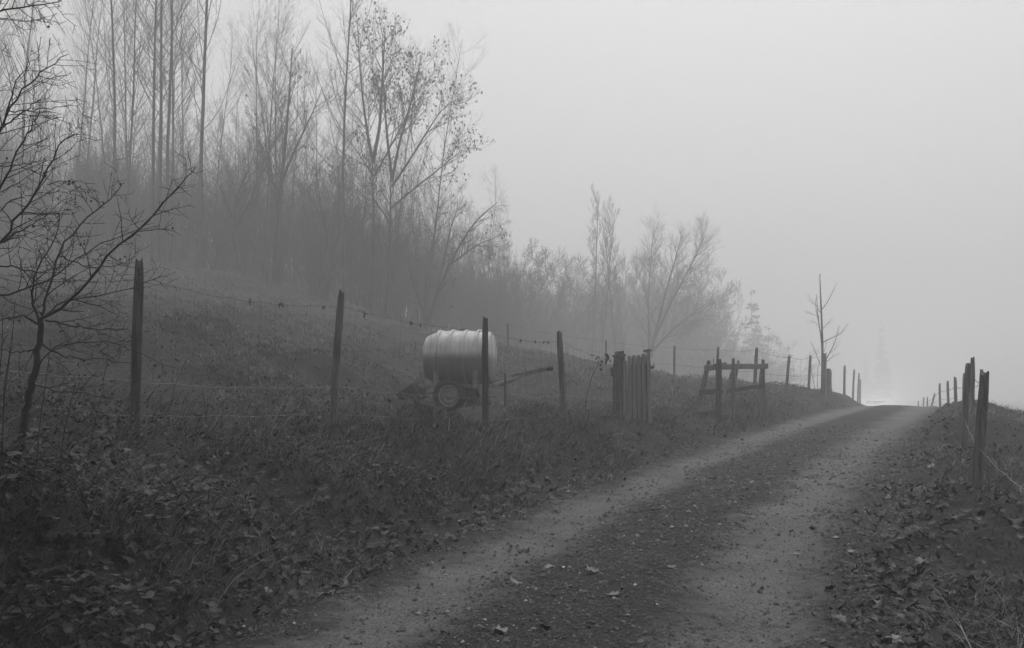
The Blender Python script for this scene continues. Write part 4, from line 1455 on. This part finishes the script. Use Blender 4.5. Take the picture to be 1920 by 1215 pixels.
mesh_obj('leaf_litter', *merge([leaves(rng, P[m1], size[m1], tone[m1], MAPLE, .4, .8), leaves(rng, P[~m1], size[~m1] * .85, tone[~m1], OVAL, .45, .7)])[:2], M['litter'], kind='stuff',
         tone=merge([(P[m1], np.zeros((0, 3), int), np.repeat(tone[m1], len(MAPLE) + 1)), (P[~m1], np.zeros((0, 3), int), np.repeat(tone[~m1], len(OVAL) + 1))])[2])

# living ground cover on the bank: bramble, ivy and nettle leaves on short stems
rng = np.random.default_rng(304)
x, y = scatter(rng, 60000, 3.6, 17, 1.4, .66)
u = road_u(x, y)
cl = field(x, y, 1.5, 8) + .6 * field(x, y, 4, 9)
keep = (u < -2.5) & (u > -5.6) & (rng.uniform(size=len(x)) < np.clip(.18 + .42 * cl, 0, 1) * np.clip(1.7 - y / 11, .0, 1))
x, y, cl = x[keep], y[keep], cl[keep]
n = len(x)
P = np.c_[x, y, ground_z(x, y) + rng.uniform(.03, .26, n) * np.clip(.6 + .4 * cl, .2, 1.4)]
tone = np.clip(rng.normal(size=n) * .25 + .4, 0, 1)
V, Fc, tn = leaves(rng, P, rng.uniform(.014, .034, n), tone, OVAL * (1.5, .8), .5, .5)
mesh_obj('bank_ground_cover', V, Fc, M['bramble_leaf'], kind='stuff', tone=tn)

# bramble bushes: arching canes with toothed leaves in threes
BR = np.array([(.40 * math.sin(t) * (1 + .12 * (-1) ** i), -.62 * math.cos(t) * (1 + .1 * (-1) ** i)) for i, t in enumerate(np.linspace(0, 2 * math.pi, 15)[:-1])])


def bramble(seed, label):
    rng = np.random.default_rng(seed)
    root = empty('bramble_bush', (0, 0, 0), label, 'bramble', 'brambles on the bank')
    canes, P, A = [], [], []
    for k in range(9):
        a = rng.uniform(0, 6.28)
        c = limb(rng, np.array([rng.normal() * .08, rng.normal() * .08, -.05]), unit([math.cos(a) * .7, math.sin(a) * .7, 1]), rng.uniform(.7, 1.25), .0045, .002, 12, .08, -1.6)
        canes.append(c)
        for j in range(3, 13):
            if rng.uniform() < .75:
                q = c[0][j]; az = rng.uniform(0, 6.28)
                st = np.array([math.cos(az), math.sin(az), .5]) * rng.uniform(.04, .07)
                canes.append((np.array([q, q + st * .6 + (0, 0, .01), q + st]), np.array([.0015] * 3)))
                s = rng.uniform(.035, .06)
                for dd, sc in ((0, 1.1), (1.9, .8), (-1.9, .8)):
                    dirv = np.array([math.cos(az + dd * .8), math.sin(az + dd * .8), -.1])
                    P.append((*(q + st + dirv * s * .6), s * sc, az + dd * .8 - math.pi / 2))
    P = np.array(P)
    V, Q = tubes(canes, 4); mesh_obj('canes', V, Q, M['thorn'], root, smooth=True)
    V, Fc, tn = leaves(rng, P[:, :3], P[:, 3], np.clip(rng.normal(size=len(P)) * .22 + .4, 0, 1), BR, .35, .5, az=P[:, 4])
    mesh_obj('leaves', V, Fc, M['bramble_leaf'], root, tone=tn)
    return root


brs = [free(bramble(400 + i, 'low bramble bush with dark toothed leaves on the bank')) for i in range(3)]
rng = np.random.default_rng(305)
BRP = [(-60, 5.0), (20, 4.7), (70, 5.3), (120, 4.6), (150, 5.6), (0, 5.8), (210, 5.1), (-20, 4.4), (95, 6.1), (180, 6.4), (270, 5.7), (60, 4.3), (240, 6.6), (330, 6.9), (-90, 5.5), (380, 7.6), (470, 8.2), (150, 7.2),
       (560, 9.3), (640, 9.8), (735, 10.7), (780, 11.4), (700, 11.2), (430, 8.6)]
for i, (px, d) in enumerate(BRP):
    o = put(brs[i % 3](), px, d, rng.uniform(0, 6.28), rng.uniform(.75, 1.15) * (.8 if d > 7 else 1.0))
    o['label'] = ('low bramble bush with dark toothed leaves at the foot of the thorn shrubs' if px < 160 else 'low bramble bush below the nearest split fence post' if px < 400 else
                  'small bramble bush on the bank between the two nearest split posts' if px < 600 else 'small bramble bush on the bank below the tank trailer')

# tussocks of long pale dry grass arching over the bank
for i, (px, d, nb, hh, label) in enumerate([(235, 6.4, 70, .62, 'tall pale dry grass arching over the dark bank near the first post'), (350, 6.9, 60, .42, 'pale drooping dry grass clump below the first two posts'),
                                            (800, 11.8, 160, .42, 'shaggy pale grass clump below the tank trailer'), (1010, 15.4, 260, .45, 'thick combed grass hummock at the foot of the leaning post'), (1120, 19.0, 220, .4, 'matted grass hummock in front of the gate'),
                                            (1372, 25.6, 120, .5, 'tall grass grown up round the legs of the stile'), (1420, 27.9, 120, .55, 'rank grass clump under the end of the stile')]):
    rng = np.random.default_rng(500 + i)
    b = gpt(px, d)
    R = .14 + .0022 * nb
    xy = rng.normal(size=(nb, 2)) * (R, R * .6)
    P = np.c_[xy, surf_z(xy[:, 0] + b[0], xy[:, 1] + b[1]) - b[2] - .02]
    V, Fc, tn = blades(rng, P, np.clip(hh * rng.uniform(.5, 1.2, nb), .1, 1), .004 * np.clip(d / 8, 1, 2.2) * rng.uniform(.6, 1.3, nb), rng.uniform(.4, 1.5, nb),
                       rng.uniform(0, 1, nb) * (1 if i < 2 else .55), 5, .1 + rng.normal(size=nb) * .6)
    e = empty('grass_tussock', b, label, 'grass', 'grass tussocks')
    mesh_obj('blades', V, Fc, M['dry_grass'] if i < 2 else M['grass'], e, tone=tn, kind='stuff')

# pebbles on the track
rng = np.random.default_rng(306)
x, y = scatter(rng, 300000, 3.6, 26, 1.7, .55)
u = road_u(x, y)
wn_ = .18 * field(x, y, 4, 10)
pr_ = np.clip(.62 - .5 * sstep(.35, .95, np.abs(u) + wn_), .07, 1) + .45 * sstep(1.45, 1.9, np.abs(u) + wn_)
keep = (np.abs(u) < 2.5) & (rng.uniform(size=len(x)) < pr_)
x, y = x[keep], y[keep]
n = len(x)
s = np.clip(rng.lognormal(-4.68, .55, n), .004, .03) * np.clip(y / 9, .8, 1.6)
P = np.c_[x, y, surf_z(x, y) + s * .3]
OCT = np.array([(1, 0, 0), (0, 1, 0), (-1, 0, 0), (0, -1, 0), (0, 0, .6), (.1, -.1, -.6)])
V = OCT[None] + rng.normal(size=(n, 6, 3)) * .18
az = rng.uniform(0, 6.28, n)
rx = V[..., 0] * np.cos(az)[:, None] - V[..., 1] * np.sin(az)[:, None] * .75; ry = V[..., 0] * np.sin(az)[:, None] + V[..., 1] * np.cos(az)[:, None] * .75
V = (np.stack([rx, ry, V[..., 2]], -1) * s[:, None, None] + P[:, None]).reshape(-1, 3)
f8 = np.array([(0, 1, 4), (1, 2, 4), (2, 3, 4), (3, 0, 4), (1, 0, 5), (2, 1, 5), (3, 2, 5), (0, 3, 5)])
mesh_obj('gravel', V, (np.arange(n)[:, None, None] * 6 + f8[None, :4]).reshape(-1, 3), M['pebble'], kind='stuff', tone=np.repeat(np.clip(rng.beta(.7, 2.0, n), 0, 1), 6))

# single fallen leaves and pale stones that stand out on the track


def on_ground(px, py):
    ds = np.geomspace(3.5, 60, 500)
    pts = np.array([at(px, py, d) for d in ds])
    z = surf_z(pts[:, 0], pts[:, 1])
    i = int(np.argmax(pts[:, 2] < z))
    return np.array([pts[i, 0], pts[i, 1], z[i]])


rng = np.random.default_rng(307)
for px, py, s in [(1028, 1066, .075), (1112, 1075, .08), (1145, 1120, .085), (935, 1186, .10), (968, 1098, .07), (1258, 1066, .06), (1412, 972, .06), (500, 1112, .10), (545, 1010, .07), (700, 995, .07), (745, 1030, .06),
                  (1075, 930, .06), (1600, 1040, .07), (1655, 1140, .085), (1690, 1205, .09), (1790, 1118, .09), (1840, 1170, .08), (1730, 1060, .075), (1580, 1165, .07), (1570, 1010, .06), (720, 1000, .07), (1048, 920, .06), (640, 1050, .07)]:
    p = on_ground(px, py)
    V, Fc, tn = leaves(rng, np.zeros((1, 3)), np.array([s]), np.array([rng.uniform(.3, .9)]), MAPLE, .12, .5)
    o = mesh_obj('fallen_leaf', V, Fc, M['big_leaf'], tone=tn)
    o.location = p + (0, 0, .012)
    tag(o, 'single dry lobed leaf lying on the gravel track or its edge', 'leaf', 'fallen leaves on the track')
for px, py, s in [(1199, 1032, .016), (1056, 1065, .014), (1231, 1135, .014), (1378, 942, .016), (1413, 971, .014), (985, 1128, .012)]:
    p = on_ground(px, py)
    V = (OCT + rng.normal(size=(6, 3)) * .15) * (s * 1.5, s, s)
    o = mesh_obj('pale_stone', V, f8, M['white_stone'])
    o.location = p + (0, 0, s * .3)
    tag(o, 'small pale stone lying in the gravel of the track', 'stone', 'pale stones on the track')

# ------------------------------------------------------------------ fog
hz = bpy.data.materials.new('fog'); hz.use_nodes = True
hn = hz.node_tree; hn.nodes.clear()
pv = hn.nodes.new('ShaderNodeVolumePrincipled')
pv.inputs['Color'].default_value = (.97, .97, .97, 1)
pv.inputs['Density'].default_value = HAZE_DENSITY
pv.inputs['Anisotropy'].default_value = HAZE_ANISO
ho = hn.nodes.new('ShaderNodeOutputMaterial')
hn.links.new(pv.outputs[0], ho.inputs['Volume'])
x0, x1, y0, y1, z0, z1 = -650, 650, -500, 750, float(GZ.min()) - 1.0, 44.0
V = [(x, y, z) for x in (x0, x1) for y in (y0, y1) for z in (z0, z1)]
haze = MB().add(V, [(0, 1, 3, 2), (4, 6, 7, 5), (0, 4, 5, 1), (2, 3, 7, 6), (0, 2, 6, 4), (1, 5, 7, 3)]).build('haze', hz)
haze['kind'] = 'stuff'
